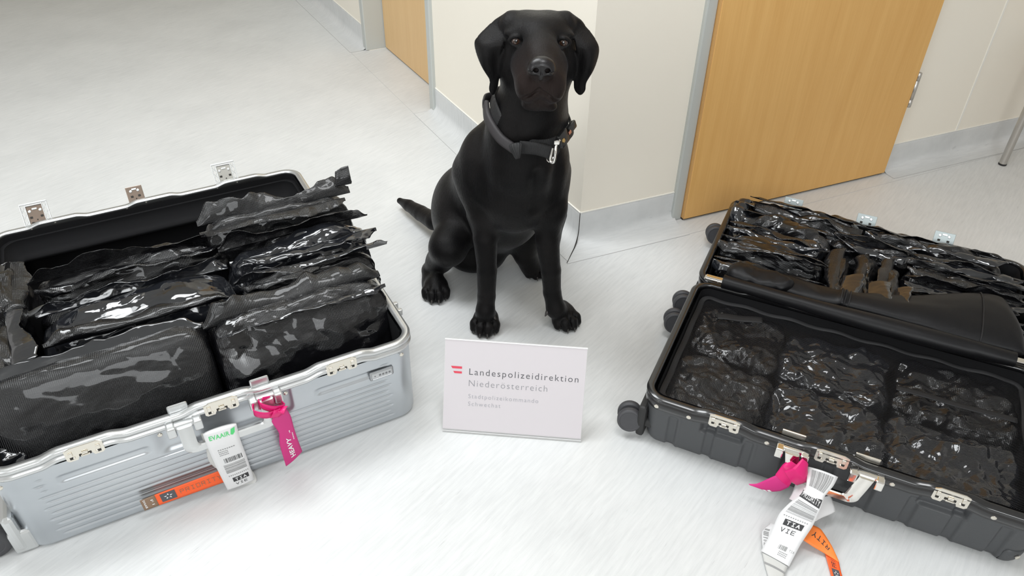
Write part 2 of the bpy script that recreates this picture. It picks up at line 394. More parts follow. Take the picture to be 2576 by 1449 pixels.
def shell(name, L, W, h, rc, rb, parent, material, disp=None, taper=.006, nz=64, spots=(), amp=.006, wd=.055, frame=.02):
    P, N = rrect(L, W, rc, step=.0022 if disp is not None else .006); rings = []
    ztop = h-frame
    zs = np.concatenate([np.linspace(ztop, rb, nz), rb-rb*np.sin(np.linspace(0, PI/2, 9)[1:])])
    ins = np.concatenate([taper*(ztop-np.linspace(ztop, rb, nz))/ztop, taper+rb*(1-np.cos(np.linspace(0, PI/2, 9)[1:]))])
    for z, i in zip(zs, ins):
        q = P-N*i
        d = disp(P[:, 0], P[:, 1], z, N) if disp is not None else 0
        q = q-N*(np.zeros(len(P))+d)[:, None]
        zz = np.full(len(P), z)
        rings.append(np.concatenate([q, zz[:, None]], 1))
    V, F = ringmesh(rings, True, False, True)
    return pyd(name, V, F, material, parent)
def frame_sweep(name, L, W, h, rc, prof, parent, material, spots, amp, wd):
    P, N = rrect(L, W, rc); dz = wave(P[:, 0], P[:, 1], W, spots, amp, wd); n = len(prof)
    rings = [np.stack([P[:, 0]+N[:, 0]*o, P[:, 1]+N[:, 1]*o, h+z+dz], 1) for o, z in prof]; rings.append(rings[0])
    V, F = ringmesh(rings, True); return pyd(name, V, F, material, parent)
def lining(name, L, W, h, rc, parent, material, spots=(), floor_z=.012):
    P, N = rrect(L-.034, W-.034, max(rc-.017, .01)); rings = []
    for z, i in [(h-.004, 0), (h-.03, .001), (h-.06, .002), (floor_z+.03, .006), (floor_z+.01, .014), (floor_z, .03)]:
        rings.append(np.concatenate([P-N*i, np.full((len(P), 1), z)], 1))
    V, F = ringmesh(rings, True, False, True)
    return pyd(name, V, F[::-1], material, parent)

# ---------------- left: silver aluminium case
LA = math.radians(28.97); LU = np.array([math.cos(LA), math.sin(LA)]); LV = np.array([-LU[1], LU[0]])
L_O = np.array(floor_at(1042, 850, .221)[:2]); LL, LW, LH, LRC = .788, .455, .221, .045
L_OLD = np.array([-.206, 1.229])       # reference corner used to set out the packed bags
def lpt(u, v): p = L_O+LU*u+LV*v; return p
c0 = lpt(-LL/2, LW/2)
cb = L_OLD+LU*-.400+LV*.231
CASE_L = thing('suitcase', 'open silver ribbed aluminium suitcase left of the dog, packed with black bags', 'suitcase', (c0[0], c0[1], 0), LA)
lspots = (-.239+.0, .0, .237)      # lock positions measured from the centre
lspots = (-.236, .0, .235)
ridges = [.024+.0150*i for i in range(11)]
def ldisp(x, y, z, N):
    d = np.zeros(len(x)); fr = np.clip((np.abs(N[:, 1])-.96)/.04, 0, 1)*(np.abs(x) < LL/2-.052)
    end = np.clip((np.abs(N[:, 0])-.96)/.04, 0, 1)*(np.abs(y) < LW/2-.06)
    for k, rz in enumerate(ridges):
        prof = math.exp(-((z-rz)/.0021)**2)
        if prof < .01: continue
        mk = np.ones(len(x)); e = LL/2-.06
        mk = sstep(e-np.abs(x+(.004 if k % 2 else -.004)), 0, .012)
        if k >= 8:   # cut around lock slots and the handle recess
            for u in lspots:
                hw = (.072, .165, .072)[lspots.index(u)]
                mk = mk*sstep(np.abs(x-u), hw+.004, hw+.016)
        d = d+fr*mk*prof*.0019
        d = d+end*sstep(LW/2-.07-np.abs(y), 0, .012)*prof*.0019
    # slots under outer locks, recess under the handle, front side only
    f = (N[:, 1] < -.9).astype(float)
    for u in (lspots[0], lspots[2]):
        a = sstep(np.abs(x-(u+.018)), .082, .066)*math.exp(-((z-.160)/.0085)**4)
        d = d+f*a*.0038
    a = sstep(np.abs(x-lspots[1]+.0), .135, .105)*(1/(1+math.exp(-(z-.138)/.004)))
    d = d+f*a*.0105
    # broad flat channel low on the front where the tape rests
    return d
def half(parent, cx, cy, h, spots, back=False):
    sub = {}
    return sub
def left_half(yc, h, front):
    e = CASE_L
    o = shell('shell', LL, LW, h, LRC, .012, e, M['alu'], ldisp if front else None, .001, 150 if front else 20, frame=.022)
    fr = frame_sweep('frame', LL, LW, h, LRC, [(-.012, -.004), (-.012, .0), (-.003, .0015), (.0035, .0), (.0045, -.003), (.0045, -.009), (.0022, -.0105), (.0022, -.0135), (.005, -.015), (.0055, -.020), (.0035, -.0235), (.0, -.0245), (-.004, -.024)], e, M['alu_frame'], lspots, .0075, .052)
    li = lining('lining', LL, LW, h, LRC, e, M['lining'])
    for p in (o, fr, li): p.location = (0, yc, 0)
    return o, fr, li
left_half(0, LH, True)
lid_shell, lid_frame, lid_lin = left_half(LW+.003, LH-.045, False)
lid_frame.name = 'lid_frame'; lid_shell.name = 'lid_shell'; lid_lin.name = 'lid_lining'
LIDY = LW+.003
# inner padded lip of the lid lining
b = frame_sweep('lid_lip', LL-.05, LW-.05, LH-.045, LRC-.01, [(0, -.02), (0, -.03), (-.012, -.052), (-.02, -.058), (-.03, -.062), (-.03, -.07), (.01, -.07), (.012, -.02)], CASE_L, M['lining'], (), 0, .05)
b.location = (0, LIDY, 0)
def mblock(parent, name, material, boxes, bev=.0015):
    m = MB()
    for c, s in boxes: m.box(c, s, min(bev, min(s)*.3))
    return m.build(name, material, parent)
def front_lock(e, u, yf, ztop, material, w=.062, h=.036):
    """nickel strike plate with two keeper eyes on the front face"""
    p = MB(); z = ztop
    poly = [(-w/2, 0), (-w/2, -h*.62), (-w/2+.004, -h*.72), (-w*.22, -h*.72), (-w*.18, -h*.55), (w*.18, -h*.55), (w*.22, -h*.72), (w/2-.004, -h*.72), (w/2, -h*.62), (w/2, 0), (w*.34, .004), (-w*.34, .004)]
    p.prism([(u+a, yf-.0065, z+b_) for a, b_ in poly], (0, .0022, 0)); o = p.build('lock_plate', material, e)
    k = MB()
    for s in (-1, 1):
        k.box((u+s*w*.36, yf-.008, z-.009), (.007, .003, .010), .001); k.lathe((u+s*w*.30, yf-.006, z-h*.52), (0, -1, 0), [(0, .0024), (.0015, .0024), (.002, .0016)], 10)
    k.box((u, yf-.0085, z-h*.33), (.010, .003, .005), .001); k.box((u, yf-.0085, z-h*.48), (.015, .003, .0035), .001)
    k.build('keeper', material, o)
    d = MB()
    for s in (-1, 1): d.box((u+s*w*.36, yf-.0070, z-.018), (.006, .0018, .006), .0004)
    d.box((u, yf-.0070, z-.017), (.020, .0016, .0045), .0004)
    d.build('slot', M['dark_gap'], o)
    return o
yf = -LW/2
for u in lspots: front_lock(CASE_L, u, yf, LH+.004, M['nickel'])
# handle with its two brackets
for u in (-.071, .079):
    m = MB(); m.box((u, yf-.009, LH-.017), (.056, .014, .012), .003); m.box((u-.0235, yf-.012, LH-.021), (.016, .022, .024), .003); m.box((u+.0235, yf-.012, LH-.021), (.016, .022, .024), .003)
    m.build('handle_bracket', M['alu_frame'], CASE_L)
    m = MB(); m.box((u-.002, yf+.008, LH+.009), (.036, .003, .020), .003); m.build('frame_clip', M['alu_frame'], CASE_L)
m = MB()
def hsweep(pts, wy, wz):
    """rounded flat bar through pts"""
    m.tube(pts, wz, 12, True, flat=wy/wz)
def u_handle(parent, xa, xb, y, ztop, drop, wa, wg, th, material, slant=.0):
    """cast U-shaped grip hanging from two brackets"""
    o_ = []; i_ = []
    ya = ztop-drop; r = .020
    x0, x1 = xa-wa/2, xb+wa/2
    out = [(x0, ztop)]+[(x0+slant+r-r*math.cos(a), ya+r-r*math.sin(a)) for a in np.linspace(0, PI/2, 7)]+[(x1-slant-r+r*math.sin(a), ya+r-r*math.cos(a)) for a in np.linspace(0, PI/2, 7)]+[(x1, ztop)]
    r2 = .008; yi = ya+wg
    inn = [(xb-wa/2, ztop)]+[(xb-wa/2-slant-r2+r2*math.cos(a), yi+r2-r2*math.sin(a)) for a in np.linspace(0, PI/2, 5)]+[(xa+wa/2+slant+r2-r2*math.sin(a), yi+r2-r2*math.cos(a)) for a in np.linspace(0, PI/2, 5)]+[(xa+wa/2, ztop)]
    poly = out+inn; V = []; F = []; n = len(poly)
    def yy(z): t = min(max((ztop-z)/drop, 0), 1); return y-.010*math.sin(t*PI/2)
    for (x, z) in poly: V.append((x, yy(z)-th/2, z))
    for (x, z) in poly: V.append((x, yy(z)+th/2, z))
    m = MB(); half_ = len(out); K = len(inn)
    # strips between outer and inner outlines
    rin = inn[::-1]; A = [0]*0
    def res(P_, k):
        P_ = np.array(P_); L = np.concatenate([[0], np.cumsum(np.linalg.norm(np.diff(P_, axis=0), axis=1))]); t = np.linspace(0, L[-1], k); return np.stack([np.interp(t, L, P_[:, 0]), np.interp(t, L, P_[:, 1])], 1)
    k = 60; O = res(out, k); I = res(rin, k)
    rings = []
    prof = [(0, -1), (.12, -1.0), (.5, -1.15), (.88, -1), (1, -1), (1.0, 1), (0, 1)]
    prof = [(.0, -.5), (.12, -1), (.88, -1), (1., -.5), (1., .5), (.88, 1), (.12, 1), (0, .5)]
    for j, (a, d) in enumerate(prof):
        Pm = O*(1-a)+I*a; rings.append(np.array([(x, yy(z)+d*th/2, z) for x, z in Pm]))
    rings = [np.array([rings[j][i] for j in range(len(prof))]) for i in range(k)]
    V, F = ringmesh(rings, True, True, True); m.add(V, F); return m.build('handle', material, parent, 'auto')
u_handle(CASE_L, -.071, .079, yf-.018, LH-.016, .062, .026, .017, .009, M['alu_frame'])
for u, z in ((-.375, LH-.030), (-.115, LH-.030), (.118, LH-.030), (.362, LH-.030)):
    m = MB(); m.lathe((u, yf-.003, z), (0, -1, 0), [(0, .0045), (.002, .0045), (.0032, .003), (.0034, 0)], 14); m.build('rivet', M['nickel'], CASE_L, 'auto')
# small lettered plate near the right end
m = MB(); m.box((.315, yf-.0022, .156), (.052, .004, .022), .003); bd = m.build('name_plate', M['badge'], CASE_L)
m = MB(); m.box((.315, yf-.0044, .156), (.045, .0008, .015), .002); m.build('plate_inset', mat('inset', (.55, .56, .57), .4, .6), bd)
m = MB()
for k in range(4): m.box((.311+.007*k, yf-.005, .156), (.0045, .0006, .0045), .0001)
m.lathe((.300, yf-.0045, .156), (0, -1, 0), [(0, .0015), (.0008, .0015)], 10)
m.build('plate_lettering', mat('plate text', (.2, .2, .21), .5, .3), bd)
# corner guards
for sx in (1, -1):
    Pc, Nc = rrect(LL, LW, LRC, n=14); msk = [i for i in range(len(Pc)) if Pc[i, 0]*sx > LL/2-.062 and Pc[i, 1] < -LW/2+.062]
    msk.sort(key=lambda i: math.atan2(Pc[i, 1]+LW/2-LRC, (Pc[i, 0]*sx-LL/2+LRC)))
    if sx == -1: continue
    rings = []
    for i in msk:
        ang_ = abs(math.degrees(math.atan2(-Nc[i, 1], Nc[i, 0]*sx))-45)/45; top = .054*(1-.42*max(0, ang_)**2)
        if Nc[i, 1] < -.99: top = .03*sstep(Pc[i, 0]*sx, LL/2-.063, LL/2-.04)+.012
        zz = np.array([top, top, .03, .016, .008, .003, .0008, .0005]); zz = np.minimum(zz, top)
        off = np.array([-.001, .0022, .0022, .0015, -.001, -.005, -.011, -.02])
        rings.append(np.stack([Pc[i, 0]+Nc[i, 0]*(off-.004), Pc[i, 1]+Nc[i, 1]*(off-.004), zz], 1))
    V, F = ringmesh(rings, False); g = pyd('corner_guard', V, F, M['alu_frame'], CASE_L); solid(g, .001)
    m = MB(); m.lathe((LL/2-.0235, -LW/2+.0185, .034), (.707, -.707, 0), [(0, .004), (.002, .004), (.003, .002)], 12)
    m.build('rivet', M['nickel'], CASE_L, 'auto')
# wheels at the left end with housing
for yy in (-.178, .178):
    m = MB(); m.box((-LL/2-.004, yy, .055), (.022, .088, .092), .008); m.box((-LL/2+.002, yy*1.18, .030), (.040, .020, .056), .006); hs = m.build('wheel_housing', M['alu_frame'], CASE_L)
    m = MB(); m.box((-LL/2-.028, yy, .040), (.040, .044, .034), .008); m.build('wheel_fork', M['rubber'], hs)
    for s in (-1, 1):
        m = MB(); m.lathe((-LL/2-.048, yy+s*.022, .0345), (0, s, 0), [(-.011, .020), (-.009, .030), (-.005, .034), (.004, .034), (.008, .032), (.010, .028), (.0102, .022), (.0092, .021), (.0092, 0)], 36)
        m.build('wheel', M['wheel'], CASE_L, 'auto')
# side hinge hardware on the right end
m = MB(); m.box((LL/2+.004, -.105, LH-.012), (.010, .040, .012), .003); m.box((LL/2+.010, -.118, LH-.014), (.012, .010, .016), .002); m.box((LL/2+.010, -.092, LH-.014), (.012, .010, .016), .002)
m.build('side_clip', M['alu_frame'], CASE_L)
# catches sticking up from the far rim
def catch(e, u, y, z, material, frame_mat, w=.062, hgt=.062, tilt=34, trusses=True):
    t = math.radians(tilt); R = np.array([[1, 0, 0], [0, math.cos(t), math.sin(t)], [0, -math.sin(t), math.cos(t)]])
    O = np.array([u, y, z])
    def P(m, c, s, bev=.0006): m.box(O+R@np.array(c), s, bev, R)
    pw = w*.60 if trusses else w*.9
    m = MB(); P(m, (0, 0, hgt*.45), (pw, .0022, hgt*.86), .0008); root = m.build('catch', material, e)
    if trusses:
        f = MB()
        for s in (-1, 1):
            P(f, (s*w*.5, 0, hgt*.5), (.0022, .007, hgt*.96)); P(f, (s*w*.31, -.001, hgt*.5), (.0018, .006, hgt*.9))
            for k in range(3):
                for q in (-1, 1):
                    a = math.atan2(hgt*.28, w*.19)*q; R2 = R@np.array([[math.cos(a), 0, math.sin(a)], [0, 1, 0], [-math.sin(a), 0, math.cos(a)]])
                    f.box(O+R@np.array([s*w*.405, 0, hgt*(.2+.29*k)]), (math.hypot(hgt*.28, w*.19), .004, .0016), .0003, R2)
        P(f, (0, 0, hgt*.985), (w*1.02, .008, .004)); P(f, (0, -.001, hgt*.9), (w*.62, .005, .0022))
        f.build('truss', frame_mat, root)
    d = MB(); lt = MB()
    for s in (-1, 1):
        P(d, (s*w*.2, -.0018, hgt*.40), (.0065, .0016, .0055)); P(d, (s*w*.19, -.0018, hgt*.17), (.0065, .0016, .005))
    P(d, (0, -.0018, hgt*.28), (.003, .0016, .003)); d.build('slot', M['dark_gap'], root)
    P(lt, (0, -.0018, hgt*.74), (.012, .0012, .0045)); 
    for s in (-1, 1): lt.lathe(O+R@np.array([s*w*.2, -.001, hgt*.66]), R@np.array([0, -1, 0]), [(0, .0036), (.0012, .0036), (.0016, .0025)], 14)
    lt.build('rivet', M['alu_frame'], root)
    return root
M['bronze'] = mat('worn nickel brown', (.20, .155, .125), .34, .8); M['pale_metal'] = mat('pale nickel', (.40, .39, .36), .35, .8)
yb = LIDY+LW/2+.004
catch(CASE_L, .4-.677-.004, yb, LH-.053, M['bronze'], M['alu_frame'])
catch(CASE_L, .4-.440, yb, LH-.053, M['bronze'], M['alu_frame'], w=.046, hgt=.056, trusses=False)
catch(CASE_L, .4-.200, yb, LH-.053, M['pale_metal'], M['alu_frame'])
for u in (-.30, -.245, -.07, -.02, .17, .225):
    m = MB(); m.lathe((u, LIDY+LW/2-.0125, LH-.063), (0, -1, 0), [(0, .004), (.0015, .004), (.0025, .0025)], 12); m.build('rivet', M['nickel'], CASE_L, 'auto')

# ---------------- right: dark grey case
RA = math.radians(-24.41); RU = np.array([math.cos(RA), math.sin(RA)]); RV = np.array([-RU[1], RU[0]])
R_O = np.array([.279, 1.131]); RL, RWD, RH, RRC = .748, .437, .145, .040
def rpt(u, v): return R_O+RU*u+RV*v
c1 = rpt(RL/2, RWD/2)
CASE_R = thing('suitcase', 'open dark grey suitcase with black frame on the floor right of the dog, halves flat', 'suitcase', (c1[0], c1[1], 0), RA)
rspots = (.166-RL/2, .372-RL/2, .58-RL/2)
ribs = [.066+.0775*i-RL/2 for i in range(9)]
def rdisp(x, y, z, N):
    f = (N[:, 1] < -.9).astype(float); d = np.zeros(len(x)); fr = np.clip((np.abs(N[:, 1])-.96)/.04, 0, 1)
    up = 1/(1+math.exp((z-.103)/.0022)); low = 1/(1+math.exp(-(z-.012)/.003))
    for rx in ribs:
        # sunk channel between panels
        d = d+fr*np.exp(-((x-rx)/.0095)**8)*.0046*up
        d = d-fr*np.exp(-((x-rx-.0145)/.0022)**2)*.0012*up
    for u in (rspots[0], rspots[2]):
        a = sstep(np.abs(x-u), .047, .036)*sstep(np.array([z]), .083, .092)[0]
        d = d+f*a*.011
    a = sstep(np.abs(x-rspots[1]), .090, .066)*sstep(np.array([z]), .062, .078)[0]
    d = d+f*a*.0095
    return d
def right_half(yc, h, front):
    o = shell('shell', RL, RWD, h, RRC, .020, CASE_R, M['poly'], rdisp if front else None, .010, 110 if front else 16, frame=.028)
    fr = frame_sweep('frame', RL, RWD, h, RRC, [(-.010, -.004), (-.010, .0), (-.005, .0018), (-.0005, .0), (.0035, -.001), (.006, -.003), (.006, -.006), (.003, -.008), (.003, -.0115), (.005, -.013), (.0045, -.030), (.0, -.032), (-.006, -.030)], CASE_R, M['black_frame'], rspots, .006, .042)
    li = lining('lining', RL, RWD, h, RRC, CASE_R, M['lining'])
    for p in (o, fr, li): p.location = (0, yc, 0)
    return o, fr, li
right_half(0, RH, True); RBY = RWD+.006
right_half(RBY, RH, False)
yr = -RWD/2
for u in rspots:
    front_lock(CASE_R, u, yr+.0005, RH+.006, M['chrome'] if False else M['nickel'], w=.060, h=.040)
for u, z in ((.028-RL/2, RH-.020), (.066-RL/2+.03, RH-.021), (.253-RL/2, RH-.021), (.484-RL/2, RH-.021), (.655-RL/2, RH-.021)):
    m = MB(); m.lathe((u, yr-.004, z), (0, -1, 0), [(0, .0048), (.0015, .0048), (.0028, .003), (.003, 0)], 14); m.build('rivet', M['nickel'], CASE_R, 'auto')
hu = (.302-RL/2, .438-RL/2)
for u in hu:
    m = MB(); m.box((u, yr-.009, RH-.012), (.054, .014, .011), .003); m.box((u-.0235, yr-.013, RH-.018), (.015, .024, .024), .0025); m.box((u+.0235, yr-.013, RH-.018), (.015, .024, .024), .0025)
    m.build('handle_bracket', M['chrome'], CASE_R)
    m = MB(); m.box((u-.006, yr+.013, RH+.006), (.045, .004, .014), .0015); m.build('frame_clip', M['nickel'], CASE_R)
u_handle(CASE_R, hu[0], hu[1], yr-.019, RH-.012, .066, .026, .017, .009, M['chrome'], slant=.012)
def wheelset(e, x, y, z, ax, r=.027, gap=.017, flat=False):
    """twin spinner wheel: two discs either side of a fork; ax = wheel axle direction"""
    root = None; axv = np.array(ax, float); axv /= np.linalg.norm(axv)
    m = MB(); m.tube([(x+.055, y, z+.004), (x+.03, y, z+.004), (x+.012, y, z)], [.015, .013, .009], 12); root = m.build('wheel_fork', M['rubber'], e, 'auto')
    for s in (-1, 1):
        c = np.array([x, y, z])+axv*s*gap
        m = MB(); m.lathe(c, axv*s, [(-.011, r*.55), (-.010, r*.86), (-.006, r), (.003, r), (.006, r*.96), (.0075, r*.88), (.0075, r*.80), (.0068, r*.78), (.0068, 0)], 36)
        m.build('wheel', M['wheel'], e, 'auto')
# housings in the left corners of both halves and the wheels beside them
for (yc, sg) in ((0, -1), (0, 1), (RBY, -1), (RBY, 1)):
    yy = yc+sg*(RWD/2-.038)
    m = MB(); m.box((-RL/2-.001, yy, .052), (.018, .062, .086), .006); m.build('wheel_housing', M['black_frame'] if False else M['rubber'], CASE_R)
    wheelset(CASE_R, -RL/2-.030, yy-.012*1, .040, (0.25, -.9, .28))
for sx in (1,):
    m = MB(); Pc, Nc = rrect(RL, RWD, RRC, n=14); msk = [i for i in range(len(Pc)) if Pc[i, 0]*sx > RL/2-.050 and Pc[i, 1] < -RWD/2+.050]
    msk.sort(key=lambda i: math.atan2(Pc[i, 1]+RWD/2-RRC, (Pc[i, 0]*sx-RL/2+RRC))); rings = []
    for i in msk:
        top = .046 if Nc[i, 1] > -.99 else .046*sstep(Pc[i, 0], RL/2-.053, RL/2-.043)+.003
        zz = np.minimum(np.array([.046, .046, .03, .02, .012, .006, .002, .0008]), max(top, .003)); off = np.array([-.010, -.005, -.0065, -.0075, -.010, -.013, -.019, -.028])
        rings.append(np.stack([Pc[i, 0]+Nc[i, 0]*off, Pc[i, 1]+Nc[i, 1]*off, zz], 1))
    V, F = ringmesh(rings, False); g = pyd('corner_guard', V, F, M['poly'], CASE_R); solid(g, .001)
    m = MB(); m.lathe((RL/2-.020, -RWD/2+.0105, .030), (.5, -.86, 0), [(0, .005), (.002, .005), (.003, .003)], 12); m.build('rivet', M['nickel'], CASE_R, 'auto')
M['strike'] = mat('pale strike plate', (.34, .38, .38), .4, .5)
for u in (.156, .352, .548):
    t = math.radians(60); R = np.array([[1, 0, 0], [0, math.cos(t), math.sin(t)], [0, -math.sin(t), math.cos(t)]])
    catch(CASE_R, u-RL/2, RBY+RWD/2+.003, RH-.012, M['strike'], M['strike'], w=.056, hgt=.048, tilt=28, trusses=False)
# ------------------------------------------------------------------ black vacuum film bags
def film(name, emboss=.45, lo=.40, hi=.55, rough=.17, base=(.005, .005, .006), coat=.45):
    m = mat(name, base, rough, spec=.5, coat=coat, coat_r=.06)
    v = coords(m, 'Object', (1, 1, 1)); sx = nd(m, 'ShaderNodeSeparateXYZ'); lk(m, v, sx.inputs[0])
    k = 2*PI/.0046; yz = math_(m, 'ADD', sx.outputs['Y'], sx.outputs['Z'])
    a = math_(m, 'SINE', math_(m, 'MULTIPLY', math_(m, 'ADD', sx.outputs['X'], yz), k*.72)); b = math_(m, 'SINE', math_(m, 'MULTIPLY', math_(m, 'SUBTRACT', sx.outputs['X'], yz), k*.72))
    dots = math_(m, 'MULTIPLY', a, b)
    mask = ramp(m, noise(m, v, 9, 2, .5), [(lo, (0, 0, 0)), (hi, (1, 1, 1))])
    n0 = bump(m, noise(m, coords(m, 'Object', (.6, 1, 1)), 30, 2, .5), .45, .008)
    n1 = bump(m, math_(m, 'MULTIPLY', dots, mask), emboss, .0012, n0)
    lk(m, ramp(m, mask, [(0, (rough*.6,)*3), (1, (rough*1.5,)*3)]), P_(m).inputs['Roughness'])
    return m
M['film'] = film('black embossed film'); M['film_flat'] = film('black embossed film even', .42, .22, .36, .20, coat=.4)
M['film_clear'] = film('clear glossy film over black', .3, .62, .72, .10, (.012, .013, .016), 1.0)
M['film_edge'] = film('film seam strip', .5, .30, .45, .20, (.010, .010, .010), .5)
_cube = {}
def cube_grid(n):
    if n in _cube: return _cube[n]
    t = np.linspace(-1, 1, n); A, B_ = np.meshgrid(t, t, indexing='ij'); A = A.ravel(); B_ = B_.ravel(); P = []; F = []; k = 0
    i, j = np.meshgrid(np.arange(n-1), np.arange(n-1), indexing='ij'); a = (i*n+j).ravel(); q = np.stack([a, a+n, a+n+1, a+1], 1)
    for ax in range(3):
        for s in (-1, 1):
            p = np.empty((n*n, 3)); p[:, ax] = s; p[:, (ax+1) % 3] = A; p[:, (ax+2) % 3] = B_; P.append(p); F.append((q if s > 0 else q[:, ::-1])+k); k += n*n
    P = np.concatenate(P); F = np.concatenate(F); key = np.round(P*4096).astype(np.int64); _, idx, inv = np.unique(key, axis=0, return_index=True, return_inverse=True)
    _cube[n] = (P[idx], inv.ravel()[F]); return _cube[n]
def rotm(yaw=0, tilt=0, roll=0):
    return np.array(Matrix.Rotation(yaw, 3, 'Z') @ Matrix.Rotation(tilt, 3, 'X') @ Matrix.Rotation(roll, 3, 'Y'))
def bag_body(size, seed, amp, cs, n, e=5, taper=.45, stretch=(.45, 1, 1), smooth_low=0.0, pinch=.0):
    P, F = cube_grid(n); r = (np.abs(P)**e).sum(1)**(1/e); Q = P/r[:, None]; hs = np.array(size)/2
    N = np.sign(P)*np.abs(P)**(e-1); 
    X = Q*hs; t = (Q[:, 2]+1)/2
    X[:, 1] *= 1-taper*t**2.2
    if pinch: X[:, 2] *= 1-pinch*np.abs(Q[:, 0])**4
    N = N/hs; N /= np.linalg.norm(N, axis=1)[:, None]+1e-9
    d = crumple(X, cs, seed, 3, .48, stretch)
    a = amp*(1-smooth_low*(1-sstep(t, .45, .95)))
    X = X+N*(d*a)[:, None]
    X = X+.30*amp*np.stack([crumple(X, cs*1.1, seed+50+k, 2) for k in range(3)], 1)
    return X, F
def flap_mesh(A, B_, up, nrm, h, seed, amp, curl=0.6, n=150, m=14, ends=.006, hvar=.35, wig=1.0):
    A = np.array(A, float); B_ = np.array(B_, float); up = np.array(up, float); nrm = np.array(nrm, float); L = np.linalg.norm(B_-A); d = (B_-A)/L
    def fn(S, T):
        s = -ends+(L+2*ends)*S; P0 = A+d*s[:, None]
        q = np.stack([s, 0*s, 0*s], 1)
        hh = h*(1+hvar*pl_noise(q, .07, seed+3)+.15*pl_noise(q, .025, seed+5))
        endc = sstep(S, 0, .09)*(1-sstep(S, .91, 1)); hh = hh*(.25+.75*endc)
        c = curl*(1+.7*pl_noise(q, .12, seed+7))
        ang = c*T*1.6; Pp = P0+up*(hh*(np.sin(ang)/np.where(np.abs(ang) < 1e-3, 1e-3, ang)*T))[:, None]+nrm*(hh*T*(1-np.cos(ang))/np.where(np.abs(ang) < 1e-3, 1e-3, ang))[:, None]
        W = np.stack([s*.55, T*h, 0*s+seed], 1)
        f = crumple(W, .055, seed+11, 3, .42)*amp*(.35+T*1.1)*wig
        g = crumple(W+3, .05, seed+23, 2, .5)*amp*.6*T
        return Pp+nrm*f[:, None]+up*g[:, None]
    return gridmesh(fn, n, m)
def film_bag(name, label, group, frame_o, frame_a, ctr, size, yaw=0, tilt=0, roll=0, seed=1, amp=.010, cs=.05, n=44, e=5, taper=.45, stretch=(.45, 1, 1), smooth_low=0, flaps=(), material='film', cat='bag'):
    """ctr in the case's own axes (x along the case, y away from the viewer)"""
    ca, sa = math.cos(frame_a), math.sin(frame_a); w = (frame_o[0]+ca*ctr[0]-sa*ctr[1], frame_o[1]+sa*ctr[0]+ca*ctr[1], ctr[2]-size[2]/2)
    t = thing(name, label, cat, w, frame_a+yaw, group)
    R = rotm(0, tilt, roll); X, F = bag_body(size, seed, amp, cs, n, e, taper, stretch, smooth_low)
    X = X@R.T+np.array([0, 0, size[2]/2]); b = mesh_np('pouch', X, F, M[material], t)
    for k, fl_ in enumerate(flaps):
        fx0, fx1, fy, fz, ux, nx_, h, cu, mt = fl_   # along x0..x1 at (y, z) relative to half size
        A = np.array([fx0*size[0]/2, fy*size[1]/2, fz*size[2]/2]); B_ = np.array([fx1*size[0]/2, fy*size[1]/2, fz*size[2]/2])
        A = R@A+np.array([0, 0, size[2]/2]); B_ = R@B_+np.array([0, 0, size[2]/2]); u = R@np.array(ux, float); u /= np.linalg.norm(u); nn = R@np.array(nx_, float); nn /= np.linalg.norm(nn)
        P, Fq, _ = flap_mesh(A, B_, u, nn, h, seed*7+k, amp*.9, cu)
        o = mesh_np('seam_flap', P, Fq, M[mt], t); solid(o, .0009)
    return t
LC = cb; RC = c1
GL = 'film bags packed in the silver suitcase'
UPF = (0, -.25, 1); 
# flap tuple: x0, x1, y, z, up vector, curl-towards vector, height, curl, material
film_bag('film_bag', 'large smooth black film bag at the front left of the silver suitcase', GL, LC, LA, (-.190, -.112, .150), (.405, .15, .272), tilt=-.26, seed=3, amp=.0062, cs=.085, n=84, e=7, taper=.55, stretch=(.5, 1, .8), smooth_low=.75,
         flaps=[(-.98, .96, -.10, .93, (0, .5, 1), (0, 1, .25), .026, .5, 'film_clear'), (-.95, .98, .15, .90, (0, .9, .5), (0, .6, -1), .035, .7, 'film')], material='film_flat')
film_bag('film_bag', 'crinkled black film bag at the front right corner of the silver suitcase', GL, LC, LA, (.200, -.108, .150), (.368, .16, .272), yaw=.03, tilt=-.24, seed=12, amp=.0085, cs=.06, n=92, e=6, taper=.5, stretch=(.55, 1, .9), smooth_low=.35,
         flaps=[(-1.0, .98, -.15, .90, (0, -.35, 1), (0, 1, .15), .052, .9, 'film_flat'), (-.9, .98, -.42, .80, (0, -.8, .75), (0, -.4, -1), .026, .8, 'film_clear')], material='film')
film_bag('film_bag', 'wide shiny black film bag lying in the middle left of the silver suitcase', GL, LC, LA, (-.095, .055, .166), (.385, .18, .210), tilt=-.06, seed=24, amp=.0150, cs=.115, n=84, e=4, taper=.25, stretch=(.5, .8, 1),
         flaps=[(-.95, .98, .55, .95, (0, .5, 1), (0, -1, .2), .045, .9, 'film_clear'), (-.9, .9, -.75, .93, (0, -.6, 1), (0, 1, 0), .035, 1.1, 'film'), (-.6, .2, -.2, .98, (0, .7, .6), (0, 1, -.4), .040, .9, 'film_clear')], material='film_clear')
film_bag('film_bag', 'black embossed film bag at the back left of the silver suitcase', GL, LC, LA, (-.085, .205, .172), (.40, .12, .225), tilt=-.15, seed=33, amp=.012, cs=.06, n=70, taper=.5,
         flaps=[(-1.0, 1.0, .0, .92, (0, -.1, 1), (0, -1, .1), .042, .9, 'film_flat'), (-.95, .95, -.35, .85, (0, -.8, .7), (0, -.2, -1), .050, .8, 'film')], material='film')
